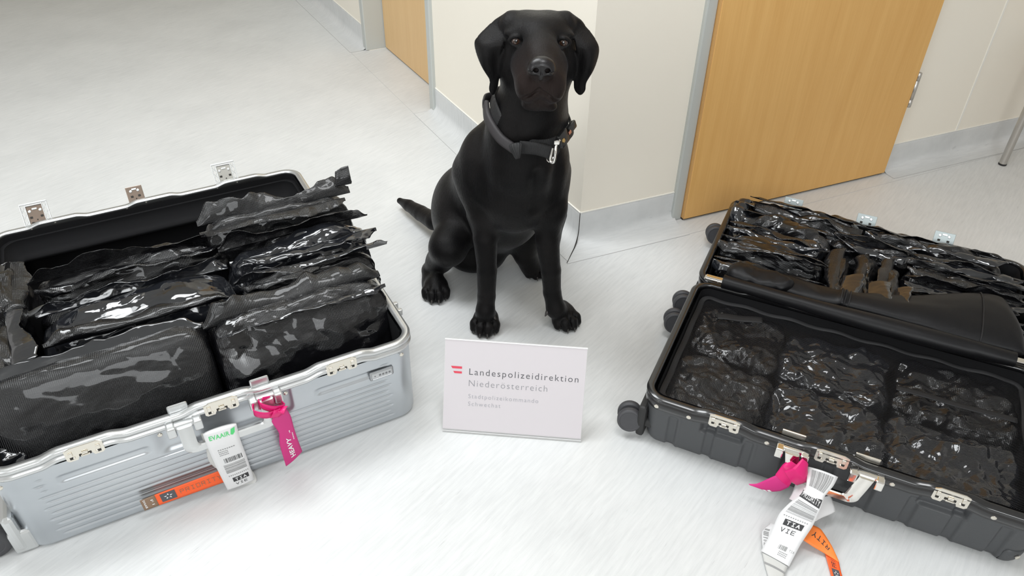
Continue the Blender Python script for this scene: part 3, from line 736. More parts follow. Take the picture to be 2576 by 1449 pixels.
film_bag('film_bag', 'short black film bag behind the front right bag in the silver suitcase', GL, LC, LA, (.252, .015, .160), (.300, .085, .235), tilt=-.10, seed=41, amp=.011, cs=.045, n=64,
         flaps=[(-1.0, 1.25, .1, .93, (0, -.1, 1), (0, -1, .1), .038, 1.0, 'film_clear'), (-.95, .2, -.2, .9, (0, -.7, .8), (0, -.6, -1), .045, .9, 'film_flat')], material='film')
film_bag('film_bag', 'glossy wrinkled film bag with curled end in the right middle of the silver suitcase', GL, LC, LA, (.265, .110, .180), (.320, .105, .230), tilt=-.05, seed=52, amp=.0125, cs=.05, n=72, e=4,
         flaps=[(-1.05, 1.05, .55, .93, (0, .1, 1), (0, -1, .2), .045, .8, 'film_flat'), (-.8, 1.05, -.6, .9, (0, -.9, .5), (0, -.4, -1), .040, .8, 'film_clear')], material='film_clear')
film_bag('film_bag', 'tall black film bag with upright corner at the back right of the silver suitcase', GL, LC, LA, (.245, .215, .190), (.345, .10, .255), yaw=-.03, tilt=-.12, seed=63, amp=.009, cs=.065, n=72, taper=.6,
         flaps=[(-1.0, 1.02, .0, .94, (0, .1, 1), (0, 1, .2), .038, .5, 'film_flat'), (.90, 1.06, .0, 1.12, (.1, 0, 1), (0, 1, .2), .050, .3, 'film'), (-1, .9, -.4, .9, (0, -.8, .6), (0, -.5, -1), .050, .8, 'film_flat')], material='film_flat')
film_bag('film_bag', 'narrow film bag on edge at the left end of the silver suitcase, nearer one', GL, LC, LA, (-.342, .045, .158), (.185, .085, .245), yaw=PI/2+.06, tilt=0, seed=71, amp=.010, cs=.05, n=50, flaps=[(-1, 1, .0, .93, (0, .9, .7), (0, 1, -.4), .038, 1.1, 'film_flat'), (-1, 1, -.2, .93, (0, -.9, .6), (0, -1, -.4), .036, 1.0, 'film_clear')])
film_bag('film_bag', 'narrow film bag on edge at the left end of the silver suitcase, farther one', GL, LC, LA, (-.338, .235, .160), (.175, .085, .245), yaw=PI/2-.05, tilt=0, seed=82, amp=.011, cs=.05, n=50, flaps=[(-1, 1, .0, .93, (0, .9, .7), (0, 1, -.4), .036, 1.0, 'film_clear'), (-1, 1, -.2, .93, (0, -.9, .6), (0, -1, -.4), .036, 1.0, 'film_flat')])
film_bag('film_bag', 'clear-edged film pouch tucked in the front left corner of the silver suitcase', GL, LC, LA, (-.362, -.165, .110), (.055, .09, .14), yaw=.2, tilt=-.1, seed=93, amp=.009, cs=.03, n=32, flaps=[(-1, 1, .0, .93, (0, .2, 1), (0, 1, .1), .020, .8, 'film_clear')], material='film_clear')

# ---------------- bags in the far half of the dark case
GR = 'film bags packed in the far half of the dark suitcase'
by = RBY
F1 = lambda h=.036, m1='film', m2='film_clear': [(-1.0, 1.02, .35, .90, (0, -.35, .9), (0, -1, -.2), h*.72, 1.2, m1), (-1.0, .98, -.30, .90, (0, -1, .40), (0, -.2, -1), h*.85, .9, m2)]
def rb(label, u0, u1, v0, v1, zt, yaw=0, tilt=-.15, seed=1, fl_=None, material='film', n=56, amp=.0165, roll=0, cs=.055):
    film_bag('film_bag', label, GR, RC, RA, ((u0+u1)/2-RL/2, (v0+v1)/2-RWD/2, .012+zt/2), ((u1-u0), (v1-v0), zt), yaw=yaw, tilt=tilt, roll=roll, seed=seed, amp=amp, cs=cs, n=n, e=4, taper=.22, flaps=fl_ or F1(), material=material)
rb('long black film bag along the far left rim of the dark suitcase', .045, .345, .800, .868, .165, yaw=-.05, seed=101, fl_=F1(.042, 'film_flat', 'film'))
rb('long film bag along the far right rim of the dark suitcase with clear ends', .360, .690, .795, .868, .155, yaw=-.03, seed=102, fl_=F1(.042, 'film', 'film_clear'))
rb('crumpled film bag at the far left corner of the dark suitcase', .012, .060, .745, .860, .165, yaw=.1, seed=103, fl_=[(-1, 1, 0, .9, (0, .2, 1), (0, -1, 0), .03, 1, 'film_clear')], n=30, material='film_clear')
rb('upper film bag of the left column in the dark suitcase', .035, .275, .722, .792, .155, yaw=-.08, seed=104)
rb('second film bag of the left column in the dark suitcase, clear top', .020, .270, .645, .717, .158, yaw=-.08, seed=105, material='film_clear', fl_=F1(.040, 'film_flat', 'film_clear'))
rb('third film bag of the left column in the dark suitcase', .015, .275, .568, .640, .158, yaw=-.06, seed=106, fl_=F1(.040, 'film_flat', 'film'))
rb('lowest film bag of the left column in the dark suitcase', .020, .285, .492, .562, .148, yaw=-.04, seed=107, fl_=F1(.034, 'film', 'film_clear'))
for k, (u0, u1, tx) in enumerate(((.288, .342, 'leftmost'), (.346, .400, 'middle'), (.404, .458, 'rightmost'))):
    film_bag('film_bag', tx+' of three film bags set crosswise at the centre of the dark suitcase', GR, RC, RA, ((u0+u1)/2-RL/2, .610-RWD/2, .088), (.215, .062, .155), yaw=PI/2-.02, tilt=0, seed=120+k, amp=.011, cs=.04, n=46, e=4, flaps=[(-1, 1, 0, .9, (0, .8, .8), (0, 1, -.6), .034, 1.3, 'film_flat'), (-1.05, -.2, -.3, .9, (0, -.6, 1), (0, -1, 0), .035, 1.0, 'film_clear')], material='film_flat' if k != 1 else 'film')
rb('film bag across the centre of the dark suitcase behind the crosswise three', .285, .470, .728, .790, .155, seed=108, yaw=-.03, fl_=F1(.034, 'film_flat', 'film_clear'))
rb('upper film bag of the right column in the dark suitcase, clear crinkles', .475, .725, .735, .790, .150, seed=109, material='film_clear')
rb('second film bag of the right column in the dark suitcase', .470, .728, .672, .732, .155, seed=110, fl_=F1(.040, 'film_flat', 'film_flat'))
rb('third film bag of the right column in the dark suitcase', .468, .734, .606, .668, .155, seed=111, fl_=F1(.040, 'film_flat', 'film_clear'))
rb('lowest film bag of the right column in the dark suitcase, glossy', .468, .734, .530, .602, .145, seed=112, material='film_clear', fl_=F1(.038, 'film', 'film_clear'))
# ---------------- bags under the net in the near half
GN = 'film bags under the net of the dark suitcase'
k = 0
for (u0, u1, v0, v1, tx) in ((.03, .235, .235, .420, 'far left'), (.24, .47, .235, .420, 'far middle'), (.475, .715, .235, .420, 'far right'), (.03, .235, .030, .225, 'near left'), (.24, .47, .030, .225, 'near middle'), (.475, .715, .030, .225, 'near right')):
    k += 1
    film_bag('film_bag', 'crinkled film bag seen dimly under the net, '+tx+' one', GN, RC, RA, ((u0+u1)/2-RL/2, (v0+v1)/2-RWD/2, .056), (u1-u0, v1-v0, .092), seed=140+k, amp=.013, cs=.040, n=64, e=6, taper=.06, stretch=(.75, .8, 1), material=('film', 'film_clear', 'film', 'film_flat', 'film_clear', 'film_clear')[k-1])
def net_mat():
    m = bpy.data.materials.new('black net'); m.use_nodes = True; nt = m.node_tree; b = P_(m); b.inputs['Base Color'].default_value = (.018, .018, .020, 1); b.inputs['Roughness'].default_value = .55
    out = nt.nodes['Material Output']; tr = nt.nodes.new('ShaderNodeBsdfTransparent'); mx = nt.nodes.new('ShaderNodeMixShader')
    v = coords(m, 'Object'); sx = nd(m, 'ShaderNodeSeparateXYZ'); lk(m, v, sx.inputs[0]); kk = 2*PI/.0030
    a = math_(m, 'ABSOLUTE', math_(m, 'SINE', math_(m, 'MULTIPLY', math_(m, 'ADD', sx.outputs['X'], sx.outputs['Y']), kk*.36))); c = math_(m, 'ABSOLUTE', math_(m, 'SINE', math_(m, 'MULTIPLY', math_(m, 'SUBTRACT', sx.outputs['X'], sx.outputs['Y']), kk*.36)))
    mn = math_(m, 'MINIMUM', a, c); f = math_(m, 'LESS_THAN', mn, .20)
    lk(m, f, mx.inputs[0]); lk(m, tr.outputs[0], mx.inputs[1]); lk(m, b.outputs[0], mx.inputs[2]); lk(m, mx.outputs[0], out.inputs['Surface']); return m
M['net'] = net_mat()
def netfn(U, V):
    x = (U-.5)*(RL-.045); y = (V-.5)*(RWD-.045); q = np.stack([x, y, 0*x], 1); e = np.minimum(np.minimum(U, 1-U)*9, np.minimum(V, 1-V)*7).clip(0, 1)
    z = .118+.006*e+.004*crumple(q, .12, 200, 3, .5, (1, 1, 1))*e
    return np.stack([x, y, z], 1)
P, F, _ = gridmesh(netfn, 150, 90)
NET = thing('net_divider', 'black zip net panel stretched over the near half of the dark suitcase', 'net', (RC[0], RC[1], .118), RA)
o = mesh_np('net', P-np.array([0, 0, .118]), F, M['net'], NET)
pr, nr = rrect(RL-.040, RWD-.040, .03)
rg = []
for (a, z) in ((0, .002), (-.012, .0025), (-.013, .0), (0, -.001)): rg.append(np.concatenate([pr+nr*a, np.full((len(pr), 1), z+.001)], 1)+np.stack([0*pr[:, 0], 0*pr[:, 0], .0025*np.sin(pr[:, 0]*60+pr[:, 1]*50)], 1))
rg.append(rg[0]); V_, F_ = ringmesh(rg); pyd('border_tape', V_, F_, M['mesh_edge'], NET)
def strap_fn(x0, y0, x1, y1, w):
    d = np.array([x1-x0, y1-y0]); L = np.linalg.norm(d); d /= L; n_ = np.array([-d[1], d[0]])
    def fn(U, V):
        p = np.array([x0, y0])+d*(U*L)[:, None]+n_*((V-.5)*w)[:, None]; return np.stack([p[:, 0], p[:, 1], .0105+0*U+.001*np.sin(U*9)], 1)
    return fn
for a in ((-.30, .12, -.20, .15, .022), (.10, .05, .33, .055, .016)):
    P, F, _ = gridmesh(strap_fn(*a), 30, 4); o = mesh_np('stitched_band', P, F, M['mesh_edge'], NET); solid(o, .001)
# ---------------- rolled fabric divider between the halves
def satin():
    m = mat('black satin fabric', (.006, .006, .007), .42, spec=.26); f = noise(m, coords(m, 'Object', (1, 1, 1)), 700, 2); bump(m, f, .25, .0006); return m
M['satin'] = satin()
yd = RWD/2+.003
DV = thing('fabric_divider', 'black fabric divider rolled on a rod between the halves of the dark suitcase', 'divider', (RC[0], RC[1], .150), RA)
def rod(U, V):
    x = -.315+U*.635; a = V*2*PI; q = np.stack([x, np.cos(a)*.02, np.sin(a)*.02], 1); r = .0175+.0028*np.sin(x*9+1)+.0022*crumple(q, .07, 301, 2, .5, (.4, 1, 1))
    yy = yd-.004-.008*np.sin((x+.3)*4.2); return np.stack([x, yy+r*1.15*np.cos(a), .012+r*np.sin(a)], 1)
P, F, _ = gridmesh(rod, 130, 33); mesh_np('sleeve', P, F, M['satin'], DV)
m = MB(); m.box((0, yd-.004, .010), (RL-.03, .016, .006), .002); m.box((-RL/2+.045, yd-.004, .0135), (.055, .013, .006), .002); m.build('rod', M['steel'] if False else M['chrome'], DV)
def drape(U, V):
    """closed pillow: V runs around the section"""
    x = -.300+U*.640; a = V*2*PI; w = .020+.078*sstep(U, .30, .88)+.012*np.sin(U*7); w = w*(1-.30*sstep(U, .93, 1)); w = w*np.sqrt(np.clip(1-(2*np.abs(U-.5))**16, .02, 1))
    h = .014+.018*sstep(U, .3, .9); h = h*np.sqrt(np.clip(1-(2*np.abs(U-.5))**16, .02, 1))
    yc = yd+.022+w*.95; q = np.stack([x, np.cos(a)*w, np.sin(a)*h], 1)
    c = crumple(q, .13, 320, 3, .5, (.5, 1, 1))*.006
    sgn = np.sign(np.sin(a)); z = .012+np.abs(np.sin(a))**.8*sgn*h+c+.006*np.exp(-((U-.40)/.012)**2)
    return np.stack([x, yc+w*np.cos(a)+c, z], 1)
P, F, _ = gridmesh(drape, 190, 49); o = mesh_np('folded_panel', P, F, M['satin'], DV)
for (u, wd) in ((.395, .003), (.410, .003), (.425, .003), (.86, .004)):
    P, F, _ = gridmesh(lambda U, V, u=u, wd=wd: drape(u+(U-.5)*wd*1.2, .0+V*.5)+np.array([0, 0, .0016]), 4, 40); o = mesh_np('seam_line', P, F, M['mesh_edge'], DV); solid(o, .0015)
def bunch(U, V):
    a = V*2*PI; x = -.315+U*.16; w = .020*np.sqrt(np.clip(1-(2*np.abs(U-.5))**6, .02, 1)); q = np.stack([x, np.cos(a)*.03, np.sin(a)*.03], 1); c = crumple(q, .045, 340, 3)*.006
    return np.stack([x, yd+.038+w*1.5*np.cos(a)+c, .016+w*np.sin(a)+c], 1)
P, F, _ = gridmesh(bunch, 60, 33); mesh_np('gathered_end', P, F, M['satin'], DV)
# ------------------------------------------------------------------ dog (one continuous distance-field surface)
class Field:
    def __init__(s, xs, ys, zs):
        s.xs, s.ys, s.zs = [np.asarray(a, np.float32) for a in (xs, ys, zs)]
        s.f = np.full((len(xs), len(ys), len(zs)), .2, np.float32)
    def win(s, lo, hi):
        r = []
        for a, l, h in zip((s.xs, s.ys, s.zs), lo, hi):
            i0 = max(int(np.searchsorted(a, l))-1, 0); i1 = min(int(np.searchsorted(a, h))+1, len(a)); r.append((i0, max(i1, i0)))
        return r
    def apply(s, lo, hi, pad, fn, k, op='add'):
        lo = np.array(lo)-pad; hi = np.array(hi)+pad; (a, b), (c, d), (e, g) = s.win(lo, hi)
        if b <= a or d <= c or g <= e: return
        X = s.xs[a:b, None, None]; Y = s.ys[None, c:d, None]; Z = s.zs[None, None, e:g]
        q = fn(X, Y, Z).astype(np.float32); f = s.f[a:b, c:d, e:g]
        if op == 'sub': q = -q; h = np.clip(k-np.abs(f-q), 0, None)/k; s.f[a:b, c:d, e:g] = np.maximum(f, q)+h*h*k*.25
        else: h = np.clip(k-np.abs(f-q), 0, None)/k; s.f[a:b, c:d, e:g] = np.minimum(f, q)-h*h*k*.25
    def cone(s, p, q, r1, r2, k=.02, op='add'):
        p = np.array(p, float); q = np.array(q, float); d = q-p; L2 = max(d.dot(d), 1e-9)
        def fn(X, Y, Z):
            x, y, z = X-p[0], Y-p[1], Z-p[2]; t = np.clip((x*d[0]+y*d[1]+z*d[2])/L2, 0, 1)
            return np.sqrt((x-t*d[0])**2+(y-t*d[1])**2+(z-t*d[2])**2)-(r1+(r2-r1)*t)
        R = np.maximum(r1, r2); s.apply(np.minimum(p-r1, q-r2), np.maximum(p+r1, q+r2), k+.012, fn, k, op)
    def ell(s, c, r, k=.02, op='add', ax=None):
        """ellipsoid; ax = 3x3 rows are local axes"""
        c = np.array(c, float); r = np.array(r, float); A = np.eye(3) if ax is None else np.array(ax, float)
        def fn(X, Y, Z):
            x, y, z = X-c[0], Y-c[1], Z-c[2]
            u = [(A[i, 0]*x+A[i, 1]*y+A[i, 2]*z) for i in range(3)]
            k0 = np.sqrt(sum((u[i]/r[i])**2 for i in range(3))); k1 = np.sqrt(sum((u[i]/r[i]**2)**2 for i in range(3)))+1e-6
            return k0*(k0-1)/k1
        R = r.max(); s.apply(c-R, c+R, k+.012, fn, k, op)
    def chain(s, pts, k=.02, ki=.004):
        P = [np.array(p[0], float) for p in pts]; R = [p[1] for p in pts]
        def fn(X, Y, Z):
            out = None
            for i in range(len(P)-1):
                d = P[i+1]-P[i]; x, y, z = X-P[i][0], Y-P[i][1], Z-P[i][2]; t = np.clip((x*d[0]+y*d[1]+z*d[2])/d.dot(d), 0, 1)
                q = np.sqrt((x-t*d[0])**2+(y-t*d[1])**2+(z-t*d[2])**2)-(R[i]+(R[i+1]-R[i])*t*t*(3-2*t))
                if out is None: out = q
                else:
                    h = np.clip(ki-np.abs(out-q), 0, None)/ki; out = np.minimum(out, q)-h*h*ki*.25
            return out
        A = np.array(P); rr = np.array(R)[:, None]; s.apply((A-rr).min(0), (A+rr).max(0), k+.012, fn, k)
def axes(f, u):
    """rows: right, forward f, up"""
    f = np.array(f, float); f /= np.linalg.norm(f); r = np.cross(f, u); r /= np.linalg.norm(r); return np.array([r, f, np.cross(r, f)])
def surface_net(F):
    f = F.f; ins = f < 0; nx, ny, nz = f.shape
    cnt = np.zeros((nx-1, ny-1, nz-1), np.int8)
    for dx in (0, 1):
        for dy in (0, 1):
            for dz in (0, 1): cnt += ins[dx:nx-1+dx, dy:ny-1+dy, dz:nz-1+dz]
    act = (cnt > 0) & (cnt < 8); idx = np.full(act.shape, -1, np.int64); I = np.argwhere(act); idx[act] = np.arange(len(I))
    acc = np.zeros((len(I), 3)); num = np.zeros(len(I)); i, j, k = I.T; ax = [F.xs.astype(float), F.ys.astype(float), F.zs.astype(float)]
    cor = [(a, b, c) for a in (0, 1) for b in (0, 1) for c in (0, 1)]
    for a in cor:
        for d in range(3):
            if a[d]: continue
            b = list(a); b[d] = 1
            fa = f[i+a[0], j+a[1], k+a[2]]; fb = f[i+b[0], j+b[1], k+b[2]]; m = (fa < 0) != (fb < 0)
            t = np.where(m, fa/np.where(m, fa-fb, 1), 0)
            pa = np.stack([ax[0][i+a[0]], ax[1][j+a[1]], ax[2][k+a[2]]], 1); pb = np.stack([ax[0][i+b[0]], ax[1][j+b[1]], ax[2][k+b[2]]], 1)
            acc += np.where(m[:, None], pa+(pb-pa)*t[:, None], 0); num += m
    V = acc/num[:, None]; Q = []
    # x edges
    for d in range(3):
        sl0 = [slice(1, n-1) for n in f.shape]; sl1 = list(sl0); sl0[d] = slice(0, f.shape[d]-1); sl1[d] = slice(1, f.shape[d])
        a = ins[tuple(sl0)]; b = ins[tuple(sl1)]; W = np.argwhere(a != b)
        if not len(W): continue
        off = [1, 1, 1]; off[d] = 0; W = W+off; e = [x for x in range(3) if x != d]
        def g(s0, s1):
            c = W.copy(); c[:, e[0]] -= s0; c[:, e[1]] -= s1; return idx[c[:, 0], c[:, 1], c[:, 2]]
        q = np.stack([g(1, 1), g(0, 1), g(0, 0), g(1, 0)], 1); s = ins[W[:, 0], W[:, 1], W[:, 2]]
        if d == 1: s = ~s
        q[~s] = q[~s][:, ::-1]; Q.append(q)
    Q = np.concatenate(Q); Q = Q[(Q >= 0).all(1)]
    return V, Q
def px(u, v, y, rp):
    """photo measurement -> (point, radius)"""
    p = at(u, v, y); return p, rp*depth_of(p)/FPX
zs = np.concatenate([np.arange(-.004, .10, .0022), np.arange(.10, .58, .0036), np.arange(.58, .86, .0019)])
xs = np.concatenate([np.arange(-.40, -.10, .0034), np.arange(-.10, .195, .0021), np.arange(.195, .25, .003)])
ys = np.concatenate([np.arange(1.30, 1.60, .0020), np.arange(1.60, 2.12, .0038)])
D = Field(xs, ys, zs)
# --- trunk: chest in front, back sloping down behind to the seat
def B(u, v, y, rp): return px(u, v, y, rp)
D.chain([B(1325, 320, 1.56, 84), B(1308, 390, 1.575, 108), B(1290, 450, 1.60, 122), B(1287, 500, 1.63, 96)], .03)       # neck base, chest
D.chain([(np.array([.0, 1.62, .44]), .100), (np.array([-.035, 1.70, .34]), .112), (np.array([-.060, 1.78, .24]), .112), (np.array([-.080, 1.83, .125]), .105)], .035)  # back to rump
D.cone(B(1312, 400, 1.52, 1)[0], B(1295, 520, 1.55, 1)[0], .070, .055, .04)                     # breastbone
D.ell(B(1205, 430, 1.585, 1)[0], (.050, .06, .095), .035)     # left shoulder
D.ell(B(1380, 430, 1.575, 1)[0], (.044, .06, .095), .035)     # right shoulder
D.cone(B(1180, 430, 1.60, 1)[0], B(1217, 530, 1.555, 1)[0], .038, .034, .025)
D.cone(B(1400, 430, 1.60, 1)[0], B(1383, 530, 1.555, 1)[0], .030, .034, .025)
D.cone((-.02, 1.64, .24), (-.05, 1.78, .14), .075, .085, .04)                                  # belly
D.ell(floor_at(1192, 672)+np.array([0, .02, .055]), (.085, .09, .062), .03)
D.ell(floor_at(1235, 680)+np.array([0, .03, .05]), (.035, .06, .05), .03)
# --- neck
D.chain([B(1335, 290, 1.56, 92), B(1345, 200, 1.56, 84), B(1350, 130, 1.57, 76)], .04)
D.cone(B(1300, 330, 1.52, 1)[0], B(1340, 250, 1.50, 1)[0], .060, .045, .04)
# --- fore legs
def leg(pts, k=.02): D.chain([px(*p) for p in pts], k)
leg([(1222, 525, 1.56, 42), (1221, 600, 1.54, 30), (1225, 680, 1.525, 25), (1224, 745, 1.515, 22.5), (1221, 785, 1.505, 22.5)], .018)
leg([(1383, 525, 1.56, 42), (1376, 600, 1.545, 30), (1386, 680, 1.535, 25), (1389, 735, 1.53, 22.5), (1398, 778, 1.518, 22.5)], .018)
D.cone(B(1200, 540, 1.60, 1)[0], B(1210, 590, 1.565, 1)[0], .026, .018, .02); D.cone(B(1402, 540, 1.60, 1)[0], B(1392, 590, 1.565, 1)[0], .024, .018, .02)
def paw(c, yaw, s=1.0, hind=False, wrist=None):
    """c = floor point under the middle of the paw, yaw = toe direction angle; four toes with pad gaps"""
    f = np.array([math.cos(yaw), math.sin(yaw), 0]); r = np.array([f[1], -f[0], 0]); u = np.array([0, 0, 1.]); c = np.array(c, float)
    W_ = lambda a, b, h: c+r*a*s+f*b*s+u*h*s
    D.cone(W_(0, -.022, .026), W_(0, .008, .022), .021*s, .021*s, .012)
    D.ell(W_(0, -.002, .018), (.032*s, .030*s, .018*s), .010, ax=[r, f, u])
    for a, b, rr in ((-.026, .016, .0125), (-.0095, .031, .0135), (.0095, .031, .0135), (.026, .016, .0125)):
        D.cone(W_(a*.75, b-.026, .026), W_(a, b, .021), rr*.95*s, rr*s, .007); D.cone(W_(a, b, .021), W_(a*1.03, b+.009, .0125), rr*s, .0115*s, .006)
    for a, b in ((-.0185, .030), (0, .040), (.0185, .030)):
        D.cone(W_(a*.9, b-.018, .043), W_(a, b+.004, .018), .0018, .0030, .006, 'sub')
    out = []
    for a, b in ((-.027, .034), (-.0095, .050), (.0095, .050), (.027, .034)): out.append((W_(a, b-.003, .016), W_(a*1.02, b+.003, .004)))
    if wrist is not None: D.cone(wrist, W_(0, -.014, .030), .0205*s, .022*s, .015)
    return out
claws = []
toe_l = floor_at(1216, 853); toe_r = floor_at(1432, 842)
cl_ = toe_l+np.array([.004, .050, 0]); cr_ = toe_r+np.array([-.012, .052, 0])
claws += paw(cl_, math.radians(-94), .98, wrist=B(1220, 785, 1.50, 1)[0]); claws += paw(cr_, math.radians(-70), .98, wrist=B(1399, 778, 1.518, 1)[0])
# --- hind legs: left haunch, knee up beside the belly, hock behind the paw
D.ell((-.150, 1.80, .165), (.075, .115, .115), .04)                                             # haunch mass
D.ell((.03, 1.82, .150), (.075, .11, .105), .04)
leg([(1150, 560, 1.74, 40), (1140, 600, 1.68, 44), (1130, 625, 1.645, 42)], .03)      # thigh to knee
leg([(1125, 620, 1.66, 44), (1108, 655, 1.70, 32)], .03)
leg([(1105, 650, 1.70, 28), (1084, 680, 1.715, 23), (1087, 720, 1.665, 25)], .018)
hc = floor_at(1092, 768)+np.array([.002, .050, 0]); claws += paw(hc, math.radians(-88), .98, True, wrist=B(1086, 712, 1.68, 1)[0])
leg([(1330, 590, 1.72, 34), (1322, 640, 1.73, 30), (1336, 670, 1.73, 26)], .02)
hr = floor_at(1354, 708)+np.array([-.012, .045, 0]); claws += paw(hr, math.radians(-68), .92, True, wrist=B(1330, 665, 1.73, 1)[0])
# tail lying back along the floor
D.chain([(np.array([-.12, 1.87, .09]), .040), (floor_at(1092, 556, .055), .027), (floor_at(1060, 537, .045), .0235), (floor_at(1030, 518, .038), .0185), (floor_at(1006, 505, .033), .0100)], .012)
# --- head
HC = at(1350, 95, 1.545); toC = np.array([0, 0, CAM_H])-HC; toC /= np.linalg.norm(toC)
face = np.array([.02, -1.0, .13]); face /= np.linalg.norm(face)
HA = axes(face, (0.03, 0, 1)); Rr, Ff, Uu = HA; Rr = -Rr if Rr[0] < 0 else Rr
HA = np.array([Rr, Ff, Uu])
def H(u, v, d): """point on the photo ray at distance d in front (towards viewer) of skull centre""" ; return at(u, v, HC[1]-d)
D.ell(HC-Uu*.002, (.068, .074, .054), .02, ax=HA)                        # cranium
D.ell(H(1312, 64, .015), (.034, .042, .026), .018, ax=HA); D.ell(H(1392, 64, .015), (.034, .042, .026), .018, ax=HA)   # flat broad top
D.ell(H(1290, 145, .010), (.034, .052, .056), .022, ax=HA); D.ell(H(1415, 147, .010), (.034, .052, .056), .022, ax=HA)  # cheeks
D.ell(H(1299, 84, .050), (.024, .016, .010), .014, ax=HA); D.ell(H(1414, 87, .050), (.024, .016, .010), .014, ax=HA)   # brows
D.cone(H(1354, 95, .055), H(1360, 140, .105), .036, .031, .028)        # stop to bridge
D.cone(H(1360, 140, .100), H(1362, 168, .150), .033, .026, .020)          # muzzle top
D.cone(H(1331, 170, .085), H(1335, 205, .125), .036, .030, .022); D.cone(H(1384, 170, .085), H(1386, 206, .125), .035, .029, .022)    # upper lips
D.ell(H(1326, 226, .122), (.020, .030, .024), .016, ax=HA); D.ell(H(1392, 228, .122), (.019, .030, .024), .016, ax=HA)   # hanging flews
D.cone(H(1350, 225, .04), H(1354, 252, .108), .040, .020, .02)           # lower jaw
D.ell(H(1354, 258, .110), (.027, .020, .011), .012, ax=HA)
D.ell(H(1330, 262, .104), (.014, .018, .010), .010, ax=HA); D.ell(H(1384, 266, .104), (.014, .018, .010), .010, ax=HA)
D.cone(H(1352, 210, .0), H(1352, 270, .03), .055, .050, .03)           # throat
# mouth line: inverted V between flews and jaw
for (a, b) in (((1356, 224), (1330, 240)), ((1330, 240), (1302, 252)), ((1356, 224), (1380, 240)), ((1380, 240), (1402, 254))):
    D.cone(H(*a, .152), H(*b, .146 if b[0] in (1302, 1402) else .150), .0028, .0034, .004, 'sub')
    D.cone(H(*a, .140), H(*b, .136), .0024, .003, .004, 'sub')
D.cone(H(1362, 196, .166), H(1358, 222, .158), .0016, .0022, .004, 'sub')
# eye sockets
EY = [H(1298, 103, .068), H(1417, 107, .068)]
for e in EY:
    D.ell(e+Ff*.008, (.0155, .014, .0105), .008, 'sub', ax=HA)
for e in EY:   # lids: an almond-shaped ring
    ring = [e+Rr*(.0128*math.cos(t))+Uu*(.0088*math.sin(t)*(1-.25*math.cos(t)**2))+Ff*(.0050-.0045*abs(math.cos(t))) for t in np.linspace(0, 2*PI, 21)]
    D.chain([(p_, .0030 if p_[2] < e[2] else .0036) for p_ in ring], .005, .002)
D.cone(H(1354, 45, .070), H(1354, 85, .078), .010, .010, .012, 'sub') if False else None
# ears: folded leathers hanging beside the cheeks, cut from a flat outline and bent
def poly_sdf(Pn, x, z):
    d = np.full(x.shape, 1e9); sgn = np.ones(x.shape); n = len(Pn)
    for i in range(n):
        a = Pn[i]; b = Pn[i-1]; e = b-a; wx = x-a[0]; wz = z-a[1]; t = np.clip((wx*e[0]+wz*e[1])/(e.dot(e)), 0, 1)
        d = np.minimum(d, (wx-e[0]*t)**2+(wz-e[1]*t)**2)
        c1 = z >= a[1]; c2 = z < b[1]; c3 = e[0]*wz > e[1]*wx
        sgn = np.where((c1 & c2 & c3) | (~c1 & ~c2 & ~c3), -sgn, sgn)
    return sgn*np.sqrt(d)
EARS = [(-1, [(1290, 44), (1268, 44), (1240, 58), (1215, 76), (1197, 92), (1190, 105), (1196, 130), (1210, 155), (1228, 184), (1232, 197), (1228, 215), (1232, 228), (1240, 238), (1250, 228), (1257, 205), (1258, 160), (1264, 110), (1282, 75)]),
        (1, [(1420, 42), (1447, 50), (1470, 65), (1495, 87), (1509, 112), (1508, 135), (1495, 165), (1478, 190), (1473, 205), (1474, 218), (1465, 232), (1455, 236), (1443, 225), (1440, 205), (1445, 160), (1447, 110), (1436, 75)])]
for a_, b_ in (((1430, 62, .022), (1436, 140, .018)), ((1274, 62, .022), (1268, 140, .018))): D.cone(H(*a_), H(*b_), .013, .012, .01)
for sg, pl in EARS:
    pts = np.array([H(u, v, .02)[[0, 2]] for u, v in pl]); cen = pts.mean(0)
    # rounded outline
    for _ in range(2): pts = np.concatenate([np.stack([pts*.75+np.roll(pts, -1, 0)*.25, pts*.25+np.roll(pts, -1, 0)*.75], 1)]).reshape(-1, 2)
    xin = H(1260 if sg < 0 else 1444, 120, .02)[0]; ztop = H(1300, 45, .02)[2]
    def fn(X, Y, Z, pts=pts, sg=sg, xin=xin, ztop=ztop):
        x, z = np.broadcast_arrays(X[:, 0, :], Z[:, 0, :]); d2 = poly_sdf(pts, x, z)+.0008
        a = np.clip((x-xin)*sg, -.02, .07)                       # distance outwards from the front margin
        dn = np.clip(ztop-z, 0, .16)
        front = .004+.050*sstep(dn, .0, .05)-.012*sstep(dn, .08, .15)     # how far the leather stands forward of the skull centre
        yc = HC[1]-front+.55*np.clip(a, 0, 1)+.012*np.cos(a*90)*sstep(dn, .02, .08)-.010*sstep(a, .012, .018)*0
        th = .0040+.003*sstep(-d2, .0, .02)
        dy = np.abs(Y-yc[:, None, :])*.86-th[:, None, :]; q = d2[:, None, :]+0*Y; k = .006
        h = np.clip(k-np.abs(q-dy), 0, None)/k; return np.maximum(q, dy)+h*h*k*.25
    lo = np.array([pts[:, 0].min(), HC[1]-.09, pts[:, 1].min()]); hi = np.array([pts[:, 0].max(), HC[1]+.06, pts[:, 1].max()])
    D.apply(lo, hi, .01, fn, .005)
    D.cone(H(1285 if sg < 0 else 1424, 50, .01), H(1262 if sg < 0 else 1450, 62, .006), .017, .010, .012)
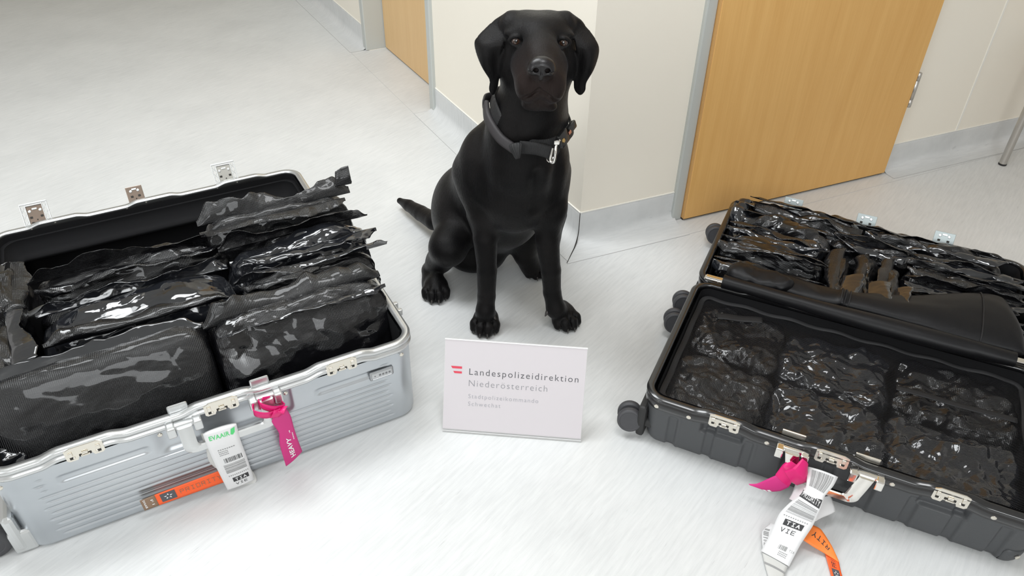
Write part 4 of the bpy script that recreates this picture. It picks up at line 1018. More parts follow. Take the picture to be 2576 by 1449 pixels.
# shallow muscle lines on the chest and shoulders
D.cone(B(1354, 440, 1.458, 1)[0], B(1350, 530, 1.476, 1)[0], .006, .008, .025, 'sub')
D.cone(B(1196, 380, 1.478, 1)[0], B(1205, 500, 1.488, 1)[0], .006, .010, .03, 'sub')
D.cone(B(1412, 400, 1.50, 1)[0], B(1404, 500, 1.50, 1)[0], .005, .008, .03, 'sub')
D.f[:, :, D.zs < 0.0006] = .01
V, Q = surface_net(D)
def dog_fur():
    m = mat('black short fur', (.012, .011, .011), .46, spec=.15, sheen=.04)
    P_(m).inputs['Sheen Roughness'].default_value = .4; P_(m).inputs['Sheen Tint'].default_value = (.75, .78, .85, 1)
    v = coords(m, 'Object', (1, 1, .22)); f = noise(m, v, 420, 4, .65); g = noise(m, coords(m, 'Object', (1, 1, .45)), 60, 3, .6)
    n1 = bump(m, g, .22, .0030); bump(m, f, .55, .0016, n1)
    c = ramp(m, noise(m, coords(m), 14, 3), [(.35, (.003, .0028, .003)), (.7, (.008, .007, .007))])
    mc = H(1358, 205, .13); vd = nd(m, 'ShaderNodeVectorMath', operation='DISTANCE'); vd.inputs[1].default_value = tuple(mc); lk(m, coords(m), vd.inputs[0])
    mx = nd(m, 'ShaderNodeMix', data_type='RGBA'); lk(m, ramp(m, vd.outputs['Value'], [(.030, (1, 1, 1)), (.085, (0, 0, 0))]), mx.inputs[0])
    lk(m, c, mx.inputs[6]); mx.inputs[7].default_value = (.017, .0105, .009, 1); lk(m, mx.outputs[2], P_(m).inputs['Base Color'])
    lk(m, ramp(m, f, [(.3, (.34, .34, .34)), (.7, (.54, .54, .54))]), P_(m).inputs['Roughness'])
    return m
M['fur'] = dog_fur()
DOG = thing('dog', 'black labrador sitting upright behind the white sign, looking at the camera', 'dog', (-.03, 1.68, 0))
body = mesh_np('body', V, Q, M['fur']); body.parent = DOG; body.location = (.03, -1.68, 0)
md = body.modifiers.new('smooth', 'SMOOTH'); md.factor = .5; md.iterations = 3
def dpart(o): o.parent = DOG; o.location = (.03, -1.68, 0); return o
# nose leather with nostrils
NC = H(1363, 170, .172)
nf = Field(np.arange(NC[0]-.04, NC[0]+.04, .0011), np.arange(NC[1]-.03, NC[1]+.05, .0011), np.arange(NC[2]-.04, NC[2]+.035, .0011))
nf.ell(NC+Uu*.004-Ff*.008, (.0235, .018, .0155), .006, ax=HA); nf.ell(NC-Rr*.0145-Uu*.004-Ff*.005, (.0115, .014, .0115), .008, ax=HA); nf.ell(NC+Rr*.0145-Uu*.004-Ff*.005, (.0115, .014, .0115), .008, ax=HA)
nf.cone(NC-Uu*.008-Ff*.002, NC-Uu*.020-Ff*.010, .0095, .006, .006)
for s_ in (-1, 1):
    nf.cone(NC+Rr*s_*.0115-Uu*.0045+Ff*.014, NC+Rr*s_*.0105-Uu*.003-Ff*.006, .0052, .0035, .003, 'sub')
    nf.cone(NC+Rr*s_*.0135-Uu*.008+Ff*.012, NC+Rr*s_*.024-Uu*.0085-Ff*.002, .0022, .0018, .003, 'sub')
nf.cone(NC+Ff*.0125+Uu*.001, NC-Uu*.022+Ff*.001, .0012, .0012, .003, 'sub')
M['nose'] = mat('moist nose', (.007, .006, .007), .30, spec=.45); bump(M['nose'], noise(M['nose'], coords(M['nose']), 900, 2), .35, .0006)
v_, q_ = surface_net(nf); dpart(mesh_np('nose', v_, q_, M['nose']))
# eyes
M['iris'] = mat('brown iris', (.05, .022, .012), .25, coat=1.0, coat_r=.03); M['pupil'] = mat('pupil', (.002, .002, .002), .08, spec=.8)
M['cornea'] = mat('eye rim', (.01, .008, .008), .3)
M['eyeball'] = mat('eyeball', (.05, .035, .03), .12, spec=.7, coat=1, coat_r=.02)
for e in EY:
    g = np.array([0, 0, CAM_H])-e; g /= np.linalg.norm(g); g = g*.6+Ff*.4; g /= np.linalg.norm(g)
    m = MB(); prof = [(.0112*math.cos(a), .0112*math.sin(a)) for a in np.linspace(0.04, PI-.05, 18)]; m.lathe(e-Ff*.0035, g, prof[::-1], 28)
    eo = m.build('eye', M['eyeball'], None, True); dpart(eo)
    m = MB(); prof = [(.01135*math.cos(a), .01135*math.sin(a)) for a in np.linspace(.0, .60, 7)]; m.lathe(e-Ff*.0035, g, prof[::-1], 28); o = m.build('iris', M['iris'], eo, True)
    m = MB(); prof = [(.01150*math.cos(a), .01150*math.sin(a)) for a in np.linspace(.0, .29, 5)]; m.lathe(e-Ff*.0035, g, prof[::-1], 24); o = m.build('pupil', M['pupil'], eo, True)
# claws
M['claw'] = mat('grey claw', (.05, .045, .042), .35)
for a, b in claws:
    m = MB(); d = b-a; mid = a+d*.5+np.array([0, 0, .0022]); m.tube([a, a+d*.3+np.array([0, 0, .002]), mid, b], [.0030, .0028, .0022, .0009], 8)
    dpart(m.build('claw', M['claw'], None, True))
for p, q in ((B(1239, 794, 1.500, 1)[0], B(1249, 808, 1.492, 1)[0]), (B(1379, 782, 1.51, 1)[0], B(1371, 796, 1.502, 1)[0])):
    m = MB(); m.tube([p, (p+q)/2, q], [.006, .0045, .0012], 8); dpart(m.build('claw', M['claw'], None, True))
# dog collar: webbing band plus outer smooth band with buckle and clip
M['web'] = mat('black nylon webbing', (.012, .012, .013), .6); _v = coords(M['web'], 'UV', (1, 1, 1))
_w = nd(M['web'], 'ShaderNodeTexWave', wave_type='BANDS', bands_direction='X'); _w.inputs['Scale'].default_value = 130; lk(M['web'], _v, _w.inputs['Vector']); bump(M['web'], _w.outputs['Fac'], .6, .001)
M['web2'] = mat('dark grey neoprene', (.030, .027, .029), .62)
M['brass'] = mat('brass', (.75, .52, .22), .25, 1.0); M['copper'] = mat('copper rivet', (.65, .30, .20), .3, .9)
def spline(pts, n, closed=False):
    P = np.array(pts, float); m = len(P); out = []
    N = m if closed else m-1
    for t in np.linspace(0, N, n, endpoint=not closed):
        i = min(int(t), N-1); f = t-i
        g = (lambda j: P[j % m]) if closed else (lambda j: P[min(max(j, 0), m-1)])
        a, b, c, d = g(i-1), g(i), g(i+1), g(i+2)
        out.append(.5*((2*b)+(-a+c)*f+(2*a-5*b+4*c-d)*f*f+(-a+3*b-3*c+d)*f**3))
    return np.array(out)
def band(name, pts, ctr, width, tilt, th, material, parent, n=120, closed=True, widthf=None):
    S = spline(pts, n, closed); V = []; UV = []
    L = np.concatenate([[0], np.cumsum(np.linalg.norm(np.diff(S, axis=0), axis=1))])
    for i, p in enumerate(S):
        out = p-ctr; out[2] *= .0; out /= np.linalg.norm(out); t = S[(i+1) % n]-S[i-1] if closed else S[min(i+1, n-1)]-S[max(i-1, 0)]; t /= np.linalg.norm(t)
        w_ = np.cross(t, out); w_ = w_*(1 if w_[2] > 0 else -1); w_ /= np.linalg.norm(w_); w_ = w_+out*tilt; w_ /= np.linalg.norm(w_)
        o2 = np.cross(w_, t); o2 = o2*(1 if o2.dot(out) > 0 else -1)
        W = width if widthf is None else width*widthf(i/(n-1))
        for k, (a, b) in enumerate(((-.5, 0), (-.46, .5), (-.25, .62), (.25, .62), (.46, .5), (.5, 0), (.46, -.5), (-.46, -.5))):
            V.append(p+w_*a*W+o2*b*th); UV.append((L[i], a*W))
    k = 8; F = []
    for i in range(n if closed else n-1):
        for j in range(k): F.append((i*k+j, i*k+(j+1) % k, ((i+1) % n)*k+(j+1) % k, ((i+1) % n)*k+j))
    if not closed: F.append(tuple(range(k))[::-1]); F.append(tuple((n-1)*k+j for j in range(k)))
    o = pyd(name, V, F, material, parent, True, uvs=UV); bm = bmesh.new(); bm.from_mesh(o.data); bmesh.ops.recalc_face_normals(bm, faces=bm.faces[:]); bm.to_mesh(o.data); bm.free(); return o
NK = at(1335, 300, 1.56)
COL = thing('dog_collar', 'black webbing collar with snap hook around the neck of the labrador', 'collar', tuple(NK))
def cpart(o): o.parent = COL; o.location = tuple(-NK); return o
inner = [at(1240, 262, 1.52), at(1262, 318, 1.478), at(1300, 352, 1.462), at(1345, 368, 1.455), at(1395, 362, 1.468), at(1428, 336, 1.50), at(1436, 310, 1.56), at(1400, 255, 1.67), at(1320, 225, 1.69), at(1250, 232, 1.62)]
cpart(band('webbing_band', inner, NK, .030, -.30, .004, M['web'], None, 160))
outer = [at(1222, 262, 1.55), at(1228, 300, 1.50), at(1256, 345, 1.462), at(1284, 368, 1.446), at(1300, 378, 1.442)]
cpart(band('handle_strap', outer, NK, .021, -.25, .009, M['web2'], None, 60, False))
cpart(band('strap_loop', [at(1216, 262, 1.55), at(1222, 248, 1.575), at(1240, 245, 1.60), at(1252, 252, 1.60)], NK, .022, 0, .004, M['web2'], None, 30, False))
cpart(band('keeper', [at(1293, 381, 1.438), at(1300, 379, 1.434), at(1308, 378, 1.436)], NK, .034, -.2, .012, M['web'], None, 12, False))
cpart(band('lower_band', [at(1306, 370, 1.445), at(1350, 374, 1.445), at(1385, 384, 1.450), at(1398, 392, 1.455)], NK, .028, -.1, .006, M['web'], None, 40, False))
# buckle block and hook on the right
bp = at(1418, 345, 1.462); q = at(1441, 316, 1.50); dv = (q-bp)/np.linalg.norm(q-bp); nv = np.array([.35, -.93, .1]); nv -= nv.dot(dv)*dv; nv /= np.linalg.norm(nv); wv = np.cross(dv, nv); RB = np.stack([dv, nv, wv], 1)
m = MB(); m.box(bp-dv*.004, (.034, .011, .030), .003, RB); m.box(q-dv*.006, (.034, .008, .018), .0035, RB); bk = cpart(m.build('buckle', M['rubber'] if False else mat('glossy black plastic', (.012, .012, .012), .25), None, 'auto'))
m = MB(); m.lathe(bp-dv*.013+nv*.0055, nv, [(0, .0048), (.002, .0048), (.003, .0035), (.003, 0)], 16); m.build('rivet', M['brass'], bk, 'auto')
m = MB(); m.box(bp+dv*.018+nv*.006, (.010, .003, .007), .001, RB); m.build('rivet', M['copper'], bk, 'auto')
h0 = at(1399, 362, 1.440)
hook = [at(1408, 352, 1.444), at(1399, 366, 1.436), at(1397, 385, 1.430), at(1395, 402, 1.430), at(1390, 409, 1.432), at(1384, 404, 1.436), at(1387, 388, 1.438), at(1391, 372, 1.440)]
m = MB(); m.tube(spline(hook, 40), .0030, 12); m.box(at(1401, 358, 1.438), (.012, .006, .010), .002); cpart(m.build('snap_hook', M['chrome'], None, 'auto'))
m = MB(); m.tube(spline([at(1376, 398, 1.452), at(1380, 406, 1.446), at(1390, 404, 1.442), at(1392, 395, 1.448)], 14), .0022, 8); cpart(m.build('ring', M['chrome'], None, 'auto'))
# ------------------------------------------------------------------ sign
M['card'] = mat('white printed card', (.62, .585, .605), .55, spec=.3, coat=.2, coat_r=.08)
M['acryl'] = mat('clear acrylic edge', (.88, .88, .87), .08, spec=.6, alpha=.55); M['ink_dark'] = mat('dark grey print', (.09, .09, .10), .6)
M['ink_mid'] = mat('mid grey print', (.26, .26, .28), .6); M['ink_light'] = mat('light grey print', (.36, .36, .39), .6); M['ink_red'] = mat('red print', (.68, .06, .10), .6)
SL = floor_at(1113, 1085); SR = floor_at(1461, 1112); sw = (SR-SL)[:2]; SWD = np.linalg.norm(sw); sw /= SWD; sn = np.array([-sw[1], sw[0]])
SG = thing('desk_sign', 'white printed police sign in a clear slanted stand on the floor before the dog', 'sign', (SL[0], SL[1], 0), math.atan2(sw[1], sw[0]))
SHT = .212; tl = math.radians(24)
def sgn_fn(off):
    def fn(x, y):   # x right, y up the panel
        x = np.asarray(x, float); y = np.asarray(y, float)
        return np.stack([x, y*math.sin(tl)-off*math.cos(tl), .0035+y*math.cos(tl)+off*math.sin(tl)], -1)
    return fn
def panel(name, x0, x1, y0, y1, o0, o1, material):
    V = []; 
    for o_ in (o0, o1):
        f = sgn_fn(o_)
        for (x, y) in ((x0, y0), (x1, y0), (x1, y1), (x0, y1)): V.append(f(x, y))
    m = MB(); m.add(V, [(3, 2, 1, 0), (4, 5, 6, 7), (0, 1, 5, 4), (1, 2, 6, 5), (2, 3, 7, 6), (3, 0, 4, 7)]); return m.build(name, material, SG)
cardo = panel('card', .001, SWD-.001, .004, SHT-.001, -.0006, .0006, M['card'])
panel('front_pane', 0, SWD, 0, SHT, -.0028, -.0008, M['acryl'])
m = MB(); f = sgn_fn(-.0024)
m.box((SWD/2, .036, .0016), (SWD, .074, .0026), .0008); m.build('foot', M['acryl'], SG)
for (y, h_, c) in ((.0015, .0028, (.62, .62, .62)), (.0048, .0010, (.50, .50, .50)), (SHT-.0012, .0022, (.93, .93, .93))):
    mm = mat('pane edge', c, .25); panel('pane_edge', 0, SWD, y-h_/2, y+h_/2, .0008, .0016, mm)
def fit_text(txt, cap, width, bold=0.0):
    V1, _ = text2d(txt, 1, 1.0); w1 = np.ptp(V1[:, 0]); H_ = text2d('L', 1)[0]; sz = cap/np.ptp(H_[:, 1])
    V2, _ = text2d(txt, 1, 1.3); w2 = np.ptp(V2[:, 0]); sp = 1+.3*(width/sz-w1)/(w2-w1); sp = min(max(sp, .8), 1.6)
    V, F = text2d(txt, sz, sp, bold*sz); V[:, 0] = (V[:, 0]-V[:, 0].min())*width/np.ptp(V[:, 0]); return V, F
for (t_, cap, x, yt, wd, mt, b_) in (('Landespolizeidirektion', .0142, .0545, .0785, .2340, 'ink_dark', -.006), ('Niederösterreich', .0142, .0545, .1045, .1690, 'ink_mid', -.014), ('Stadtpolizeikommando', .0094, .0545, .1320, .1515, 'ink_light', -.010), ('Schwechat', .0094, .0545, .1495, .0705, 'ink_light', -.010)):
    V, F = fit_text(t_, cap, wd, b_); o = put(V+np.array([x, SHT-yt]), F, sgn_fn(.0009), M[mt], 'lettering', cardo)
V = np.array([(.0145, 0), (.0385, 0), (.0385, -.0052), (.0178, -.0052), (.0198, -.0112), (.0385, -.0112), (.0385, -.0160), (.0225, -.0160)])+np.array([0, SHT-.0612])
put(V, [(3, 2, 1, 0), (7, 6, 5, 4)], sgn_fn(.0009), M['ink_red'], 'emblem', cardo)

# ------------------------------------------------------------------ baggage tags
M['paper'] = mat('white tag paper', (.76, .76, .765), .5, spec=.4); M['paper2'] = mat('grey tag backing', (.60, .60, .58), .6)
M['pink'] = mat('pink tag', (.70, .006, .16), .38, spec=.5); M['pink2'] = mat('pink tag printed face', (.60, .022, .20), .5); M['orange'] = mat('orange strip', (.95, .13, .03), .45, spec=.4); M['orange2'] = mat('light orange strip', (.98, .24, .04), .45)
M['brown'] = mat('brown print', (.26, .17, .11), .55); M['white'] = mat('white print', (.85, .85, .85), .6); M['ink'] = mat('black print', (.035, .035, .038), .6); M['green'] = mat('green print', (.10, .62, .20), .6); M['greyink'] = mat('grey print', (.30, .30, .30), .6)
def ray_plane(px_, py_, o_, n_):
    r = RW @ np.array([(px_-1288)/FPX, (py_-724.5)/FPX, 1.0]); c = np.array([0, 0, CAM_H]); t = (np.array(o_)-c).dot(n_)/r.dot(n_); return c+r*t
def on_case(px_, py_, O2, V2, ctr, W, off):
    """point of a tag hanging 'off' metres in front of the case's long side"""
    p0 = np.array([ctr[0], ctr[1], 0])-np.append(V2*(W/2+off), 0); return ray_plane(px_, py_, p0, np.append(V2, 0))
def sheet(rows, toward):
    """rows: list of (left, right) 3D points from top to bottom -> fn(x,y) in 0..1, lifted along the surface normal"""
    L = np.array([r[0] for r in rows]); R_ = np.array([r[1] for r in rows]); mid = (L+R_)/2; s = np.concatenate([[0], np.cumsum(np.linalg.norm(np.diff(mid, axis=0), axis=1))]); s /= s[-1]
    tt = np.linspace(0, 1, 60)
    def cr(P):
        idx = np.interp(tt, s, np.arange(len(P))); return np.array([_cr(P, i) for i in idx])
    def _cr(P, x):
        i = min(int(x), len(P)-2) if len(P) > 1 else 0; f = x-i; a = P[max(i-1, 0)]; b = P[i]; c = P[i+1]; d = P[min(i+2, len(P)-1)]
        cat_ = .5*((2*b)+(-a+c)*f+(2*a-5*b+4*c-d)*f*f+(-a+3*b-3*c+d)*f**3); lin = b*(1-f)+c*f; return .6*cat_+.4*lin
    LL_ = cr(L); RR_ = cr(R_)
    def fn(x, y, lift=0.0, bulge=0.0):
        x = np.asarray(x, float); y = np.clip(np.asarray(y, float), 0, 1)
        def ev(y): return np.stack([np.interp(y, tt, LL_[:, k]) for k in range(3)], -1), np.stack([np.interp(y, tt, RR_[:, k]) for k in range(3)], -1)
        l, r = ev(y); p = l*(1-x[..., None])+r*x[..., None]
        l2, r2 = ev(np.clip(y+.01, 0, 1)); l1, r1 = ev(np.clip(y-.01, 0, 1)); dv_ = (l2+r2-l1-r1); n_ = np.cross(r-l, dv_); n_ /= np.linalg.norm(n_, axis=-1)[..., None]+1e-12
        n_ = n_*np.where((n_@np.array(toward)) < 0, -1, 1)[..., None]
        return p+n_*(lift+bulge*(np.sin(x*PI)-.5))[..., None]
    return fn
CAMV = np.array([0, -.8, .6])
def mk_sheet(name, fn, material, parent, inv, bulge=.0015, nx=8, ny=60, th=.0004):
    P, F, _ = gridmesh(lambda U, V: fn(U, V, 0, bulge)-inv, nx, ny); o = mesh_np(name, P, F, material, parent); solid(o, th); return o
def prn(name, V, F, fn, material, parent, inv, bulge=.0015, sub=2, lift=.0007):
    """V in 0..1 sheet coordinates"""
    return put(V, F, lambda x, y: fn(x, y, lift, bulge)-inv, material, name, parent, sub)
def rects(lst):
    V = []; F = []
    for (x0, y0, x1, y1) in lst: i = len(V); V += [(x0, y0), (x1, y0), (x1, y1), (x0, y1)]; F.append((i, i+1, i+2, i+3))
    return np.array(V), F
def bars(x0, x1, y0, y1, n, seed, vertical=True, duty=.5):
    rr = random.Random(seed); L_ = []; t = 0; ws = [rr.choice((1, 1, 2, 3)) for _ in range(2*n)]; tot = sum(ws)
    for i, w_ in enumerate(ws):
        if i % 2 == 0:
            a, b = t/tot, (t+w_)/tot; L_.append((x0+(x1-x0)*a, y0, x0+(x1-x0)*b, y1) if vertical else (x0, y0+(y1-y0)*a, x1, y0+(y1-y0)*b))
        t += w_
    return rects(L_)
def txt_at(txt, x, y, w, h, stroke=None, bold=0, rot=0):
    """fit text in the box x,y (top left), w wide, h tall; y grows downwards; rot quarter turns"""
    if stroke: V, F, W_ = stroke_text(txt, 1, .72, .42, stroke); V = np.array(V)
    else: V, F = text2d(txt, 1, 1.05, bold)
    V = (V-V.min(0))/np.ptp(V, axis=0); V[:, 1] = 1-V[:, 1]
    if rot == 1: V = np.stack([V[:, 1], 1-V[:, 0]], 1)      # reads upwards
    if rot == 3: V = np.stack([1-V[:, 1], V[:, 0]], 1)
    if rot == 2: V = 1-V
    if rot == 4: V = np.stack([1-V[:, 1], 1-V[:, 0]], 1)
    return V*np.array([w, h])+np.array([x, y]), F
def star(cx, cy, rx, ry):
    V = []; F = []
    for k in range(5):
        a = -PI/2+k*2*PI/5; p = lambda r, t: (cx+rx*r*math.cos(t), cy+ry*r*math.sin(t)); i = len(V)
        V += [p(1, a), p(.42, a+.55), p(.55, a-.35)]; F.append((i, i+1, i+2))
    return np.array(V), F
LCs = lambda x, y, off: on_case(x, y, L_O, LV, c0, LW, off); RCs = lambda x, y, off: on_case(x, y, R_O, RV, RC, RWD, off)
# --- left white tag, looped over the handle of the silver case
o0 = LCs(550, 1070, .030); TG = thing('baggage_tag', 'white baggage tag with green lettering and barcodes hanging from the silver suitcase handle', 'tag', tuple(o0))
fa = floor_at
fnA = sheet([(LCs(515, 1086, .020), LCs(592, 1062, .020)), (LCs(511, 1094, .030), LCs(595, 1068, .032)), (LCs(524, 1130, .037), LCs(604, 1104, .038)), (LCs(545, 1178, .034), LCs(621, 1150, .034)), (LCs(573, 1234, .028), LCs(640, 1207, .028))], CAMV)
pp = mk_sheet('paper', fnA, M['paper'], TG, o0, .002)
V, F = txt_at('EVAAIR', .12, .115, .62, .055, bold=.02); prn('lettering', V, F, fnA, M['green'], pp, o0)
V = np.array([(.76, .165), (.80, .10), (.93, .085), (.90, .15), (.83, .175)]); prn('emblem', V, [(0, 1, 2, 3, 4)], fnA, M['green'], pp, o0)
V, F = rects([(.24+.07*i, .315, .24+.07*i+.045, .330) for i in range(8)]+[(.24+.05*i, .350+.028*j, .24+.05*i+.035, .362+.028*j) for j in range(3) for i in range(6)]); prn('small_print', V, F, fnA, M['greyink'], pp, o0)
V, F = bars(.30, .90, .475, .545, 22, 4); prn('barcode', V, F, fnA, M['ink'], pp, o0)
V, F = bars(.22, .92, .575, .720, 20, 5, False); prn('barcode', V, F, fnA, M['greyink'], pp, o0)
V, F = rects([(.24+.065*i, .755, .24+.065*i+.03, .772) for i in range(11)]); prn('small_print', V, F, fnA, M['greyink'], pp, o0)
V, F = rects([(.32, .805, .88, .875)]); prn('print_block', V, F, fnA, M['ink'], pp, o0)
V, F = txt_at('TIA', .40, .817, .40, .046, stroke=.2); prn('lettering', V, F, fnA, M['white'], pp, o0, lift=.0009)
V, F = txt_at('VIE', .36, .900, .42, .042, stroke=.16); prn('lettering', V, F, fnA, M['ink'], pp, o0)
fnB = sheet([(LCs(505, 1092, .018), LCs(560, 1075, .018)), (LCs(518, 1130, .028), LCs(590, 1110, .026)), (LCs(530, 1168, .024), LCs(600, 1140, .024)), (LCs(598, 1216, .020), LCs(641, 1194, .020)), (LCs(630, 1230, .026), LCs(646, 1210, .026))], CAMV)
mk_sheet('backing_paper', fnB, M['paper2'], TG, o0, .003)
# --- left orange priority strip near the bottom of the silver case
o0 = LCs(460, 1240, .02); ST = thing('priority_strip', 'orange priority strip with brown end along the bottom of the silver suitcase', 'tag', tuple(o0))
a_, b_, c_, d_ = LCs(388, 1245, .014), LCs(562, 1180, .014), LCs(401, 1271, .018), LCs(575, 1209, .018)
fnC = sheet([(a_, b_), (c_, d_)], CAMV); fnC2 = sheet([(LCs(351, 1260, .014), a_), (LCs(364, 1285, .018), c_)], CAMV)
op = mk_sheet('orange_face', fnC, M['orange'], ST, o0, 0, 30, 6); bp_ = mk_sheet('brown_face', fnC2, M['brown'], ST, o0, 0, 6, 6)
V, F = rects([(.06, .16, .27, .80)]); prn('print_block', V, F, fnC, M['ink_dark'], op, o0, 0)
V, F = star(.165, .48, .065, .22); prn('emblem', V, F, fnC, M['white'], op, o0, 0, 0, .0010)
V, F = txt_at('PRIORITY', .33, .34, .60, .30, stroke=.10); prn('lettering', V, F, fnC, M['brown'], op, o0, 0)
V, F = txt_at('F1', .62, .30, .16, .42, rot=3); prn('lettering', V, F, fnC2, M['white'], bp_, o0, 0)
V, F = txt_at('EVAAIR', .15, .12, .14, .72, rot=3, bold=.02); prn('lettering', V, F, fnC2, M['white'], bp_, o0, 0)
# --- left pink tag
def loop_band(name, pts, w, material, parent, inv, wdir, th=.0012, n=60, closed=False):
    S = spline(pts, n, closed); V = []; F = []
    for i, p in enumerate(S):
        wv = np.array(wdir[0])*(1-i/(n-1))+np.array(wdir[1])*(i/(n-1)); t = S[min(i+1, n-1)]-S[max(i-1, 0)]; t /= np.linalg.norm(t); wv = wv-wv.dot(t)*t; wv /= np.linalg.norm(wv)
        for k in range(4): V.append(p+wv*w*(k/3-.5)-inv)
    for i in range(n-1):
        for k in range(3): F.append((i*4+k, i*4+k+1, (i+1)*4+k+1, (i+1)*4+k))
    o = pyd(name, V, F, material, parent); solid(o, th); return o
o0 = LCs(690, 1030, .03); PK = thing('heavy_tag', 'bright pink HEAVY tag looped on the silver suitcase handle', 'tag', tuple(o0))
Z = (0, 0, 1); TLT = tuple(np.append(LV*-.3, 1)); TL2 = tuple(np.append(LV*.4+LU*.2, 1))
loop_band('loop', [LCs(658, 1010, .020), LCs(685, 1006, .015), LCs(708, 1014, .020), LCs(715, 1026, .036), LCs(690, 1030, .046), LCs(660, 1022, .040), LCs(652, 1012, .028)], .019, M['pink'], PK, o0, (Z, TLT))
loop_band('loop', [LCs(706, 1034, .045), LCs(672, 1045, .046), LCs(642, 1040, .036), LCs(638, 1026, .024), LCs(655, 1020, .016), LCs(690, 1030, .020)], .020, M['pink'], PK, o0, (TLT, Z))
loop_band('loop', [LCs(712, 1022, .040), LCs(702, 1036, .050), LCs(692, 1050, .047)], .022, M['pink'], PK, o0, (tuple(np.append(LU, .2)), tuple(np.append(LU, .2))), n=16)
fnD = sheet([(LCs(692, 1046, .046), LCs(722, 1030, .046)), (LCs(684, 1062, .044), LCs(732, 1048, .044)), (LCs(702, 1090, .041), LCs(740, 1078, .041)), (LCs(704, 1120, .038), LCs(750, 1108, .038)), (LCs(720, 1174, .028), LCs(761, 1136, .028))], CAMV)
pk = mk_sheet('tag_face', fnD, M['pink2'], PK, o0, .002)
V, F = txt_at('HEAVY', .38, .50, .26, .40, rot=1, bold=.03); prn('lettering', V, F, fnD, M['white'], pk, o0, .002)
V, F = txt_at('!', .62, .36, .08, .05); prn('lettering', V, F, fnD, M['white'], pk, o0, .002)
V, F = rects([(.78, .42+.02*i, .84, .432+.02*i) for i in range(7)]); prn('small_print', V, F, fnD, M['white'], pk, o0, .002)
# --- right pink tag
o0 = RCs(2010, 1180, .03); PK2 = thing('heavy_tag', 'bright pink tag looped on the dark suitcase handle with tail to the left', 'tag', tuple(o0))
W3 = lambda x, y, off: RCs(x, y, off)
fnE = sheet([(W3(2022, 1155, .036), W3(2035, 1172, .022)), (W3(1996, 1180, .052), W3(2034, 1212, .040)), (W3(1973, 1188, .052), W3(2005, 1224, .046))], CAMV)
mk_sheet('loop', fnE, M['pink'], PK2, o0, .006, 10)
fnF = sheet([(W3(1985, 1155, .020), W3(2008, 1172, .040)), (W3(1968, 1170, .034), W3(1996, 1205, .046)), (W3(1950, 1195, .042), W3(1984, 1226, .046))], CAMV)
mk_sheet('loop', fnF, M['pink'], PK2, o0, .003, 8)
fnG = sheet([(W3(1952, 1196, .042), W3(1984, 1226, .046)), (W3(1930, 1206, .046), W3(1962, 1236, .048)), (W3(1905, 1217, .050), W3(1930, 1237, .050)), (W3(1883, 1218, .052), W3(1890, 1222, .052))], CAMV)
pg = mk_sheet('tag_face', fnG, M['pink2'], PK2, o0, .002)
V, F = rects([(.75, .52, .95, .60), (.70, .63, .93, .70), (.78, .74, .9, .8)]); prn('small_print', V, F, fnG, M['white'], pg, o0, .002)
# --- right white tag draping from the handle to the floor
o0 = floor_at(1990, 1330); TG2 = thing('baggage_tag', 'long white baggage tag with barcodes draping from the dark suitcase to the floor', 'tag', (o0[0], o0[1], 0)); o0 = np.array([o0[0], o0[1], 0])
fa = floor_at
rowsA = [(fa(2034, 1173, .112), fa(2109, 1199, .108)), (fa(2031, 1198, .108), fa(2097, 1222, .104)), (fa(2028, 1222, .100), fa(2075, 1248, .098)), (fa(2020, 1238, .094), fa(2069, 1268, .090))]
fnH = sheet(rowsA, CAMV); pa = mk_sheet('paper', fnH, M['paper'], TG2, o0, .003)
V, F = bars(.12, .88, .10, .70, 26, 8); prn('barcode', V, F, fnH, M['greyink'], pa, o0, .003, 4)
rowsB = [(fa(2024, 1226, .097), fa(2074, 1252, .095)), (fa(2014, 1244, .090), fa(2064, 1278, .088)), (fa(1985, 1266, .074), fa(2055, 1300, .074)), (fa(1960, 1293, .055), fa(2043, 1326, .056)), (fa(1938, 1342, .028), fa(2014, 1370, .030)), (fa(1914, 1386, .008), fa(1985, 1425, .010))]
fnI = sheet(rowsB, CAMV); pb = mk_sheet('paper', fnI, M['paper'], TG2, o0, .002)
V, F = rects([(.0, .045, .96, .155)]); prn('print_block', V, F, fnI, M['ink'], pb, o0, .002, 3)
V, F = txt_at('PRIORITY', .05, .065, .86, .07, stroke=.17); prn('lettering', V, F, fnI, M['white'], pb, o0, .002, 1, .0010)
V, F = bars(.10, .94, .19, .40, 16, 9, False); prn('barcode', V, F, fnI, M['greyink'], pb, o0, .002, 3)
V, F = rects([(.12+.07*i, .425, .12+.07*i+.035, .437) for i in range(11)]); prn('small_print', V, F, fnI, M['greyink'], pb, o0, .002)
V, F = rects([(.22, .47, .80, .555)]); prn('print_block', V, F, fnI, M['ink'], pb, o0, .002, 3)
V, F = txt_at('TIA', .30, .484, .42, .057, stroke=.2); prn('lettering', V, F, fnI, M['white'], pb, o0, .002, 1, .0010)
V, F = txt_at('VIE', .22, .585, .46, .058, stroke=.14); prn('lettering', V, F, fnI, M['ink'], pb, o0, .002, 1)
V, F = bars(.42, .72, .80, .855, 10, 10); prn('barcode', V, F, fnI, M['greyink'], pb, o0, .002)
V, F = txt_at('TIA', .78, .815, .17, .028, stroke=.14); prn('lettering', V, F, fnI, M['greyink'], pb, o0, .002, 1)
V, F = rects([(.50+.05*i, .875+.022*j, .50+.05*i+.035, .885+.022*j) for j in range(3) for i in range(6)]); prn('small_print', V, F, fnI, M['greyink'], pb, o0, .002)
rowsC = [(fa(1916, 1382, .007), fa(1984, 1420, .008)), (fa(1922, 1412, .006), fa(1976, 1440, .006)), (fa(1936, 1465, .004), fa(1966, 1478, .004))]
fnJ = sheet(rowsC, CAMV); pc = mk_sheet('backing_paper', fnJ, M['paper2'], TG2, o0, .002)
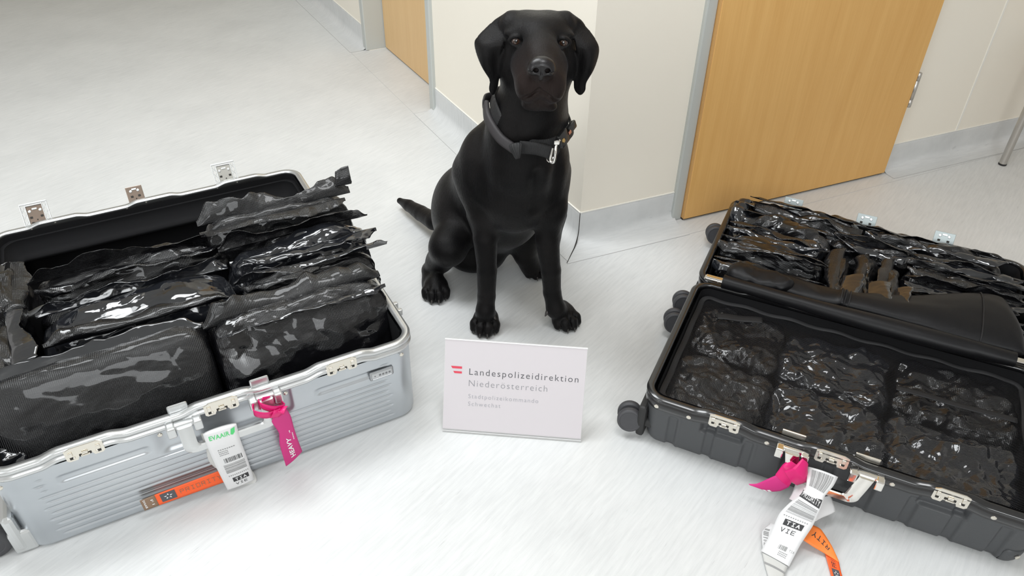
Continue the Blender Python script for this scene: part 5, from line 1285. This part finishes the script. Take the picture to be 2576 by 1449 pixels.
V, F = rects([(0, .05, 1, .12), (0, .36, 1, .44)]); prn('grey_stripe', V, F, fnJ, M['greyink'], pc, o0, .002, 3)
rowsD = [(fa(2062, 1252, .060), fa(2090, 1246, .055)), (fa(2050, 1290, .048), fa(2103, 1286, .040)), (fa(2043, 1314, .040), fa(2060, 1306, .036))]
fnK = sheet(rowsD, CAMV); mk_sheet('backing_paper', fnK, M['paper'], TG2, o0, .002)
rowsE = [(fa(2002, 1212, .070), fa(2030, 1222, .086)), (fa(1992, 1240, .062), fa(2016, 1250, .078)), (fa(1984, 1254, .058), fa(2000, 1264, .072))]
mk_sheet('backing_paper', sheet(rowsE, CAMV), M['paper'], TG2, o0, .002)
rowsF = [(fa(1938, 1316, .020), fa(1952, 1320, .040)), (fa(1916, 1336, .012), fa(1950, 1345, .026)), (fa(1918, 1380, .008), fa(1945, 1388, .014))]
fnL = sheet(rowsF, CAMV); pl_ = mk_sheet('side_label', fnL, M['paper'], TG2, o0, .001)
V, F = bars(.15, .55, .25, .85, 9, 12, False); prn('barcode', V, F, fnL, M['greyink'], pl_, o0, .001)
# --- right orange strip on the floor
q0 = fa(2070, 1370); ST2 = thing('priority_strip', 'twisted orange priority strip on the floor beside the long white tag', 'tag', (q0[0], q0[1], 0)); q0 = np.array([q0[0], q0[1], 0])
fnM = sheet([(fa(2044, 1320, .030), fa(2020, 1358, .026)), (fa(2066, 1332, .028), fa(2044, 1374, .018)), (fa(2092, 1372, .018), fa(2074, 1392, .010)), (fa(2111, 1413, .006), fa(2109, 1414, .006))], CAMV)
po = mk_sheet('strip_face', fnM, M['orange2'], ST2, q0, .001)
V, F = txt_at('RITY', .28, .12, .30, .52, stroke=.16, rot=4); prn('lettering', V, F, fnM, M['ink'], po, q0, .001, 1)
fnN = sheet([(fa(2075, 1391, .006), fa(2110, 1412, .005)), (fa(2084, 1424, .004), fa(2115, 1436, .004)), (fa(2098, 1475, .004), fa(2126, 1475, .004))], CAMV)
pq = mk_sheet('strip_back', fnN, M['orange'], ST2, q0, .0)
V, F = txt_at('PRi', .34, .14, .36, .22, stroke=.16, rot=1); prn('lettering', V, F, fnN, M['ink'], pq, q0, 0, 1)
V, F = rects([(.22, .42, .82, .75)]); prn('print_block', V, F, fnN, M['ink_dark'], pq, q0, 0)
V, F = star(.52, .585, .20, .11); prn('emblem', V, F, fnN, M['white'], pq, q0, 0, 0, .0010)
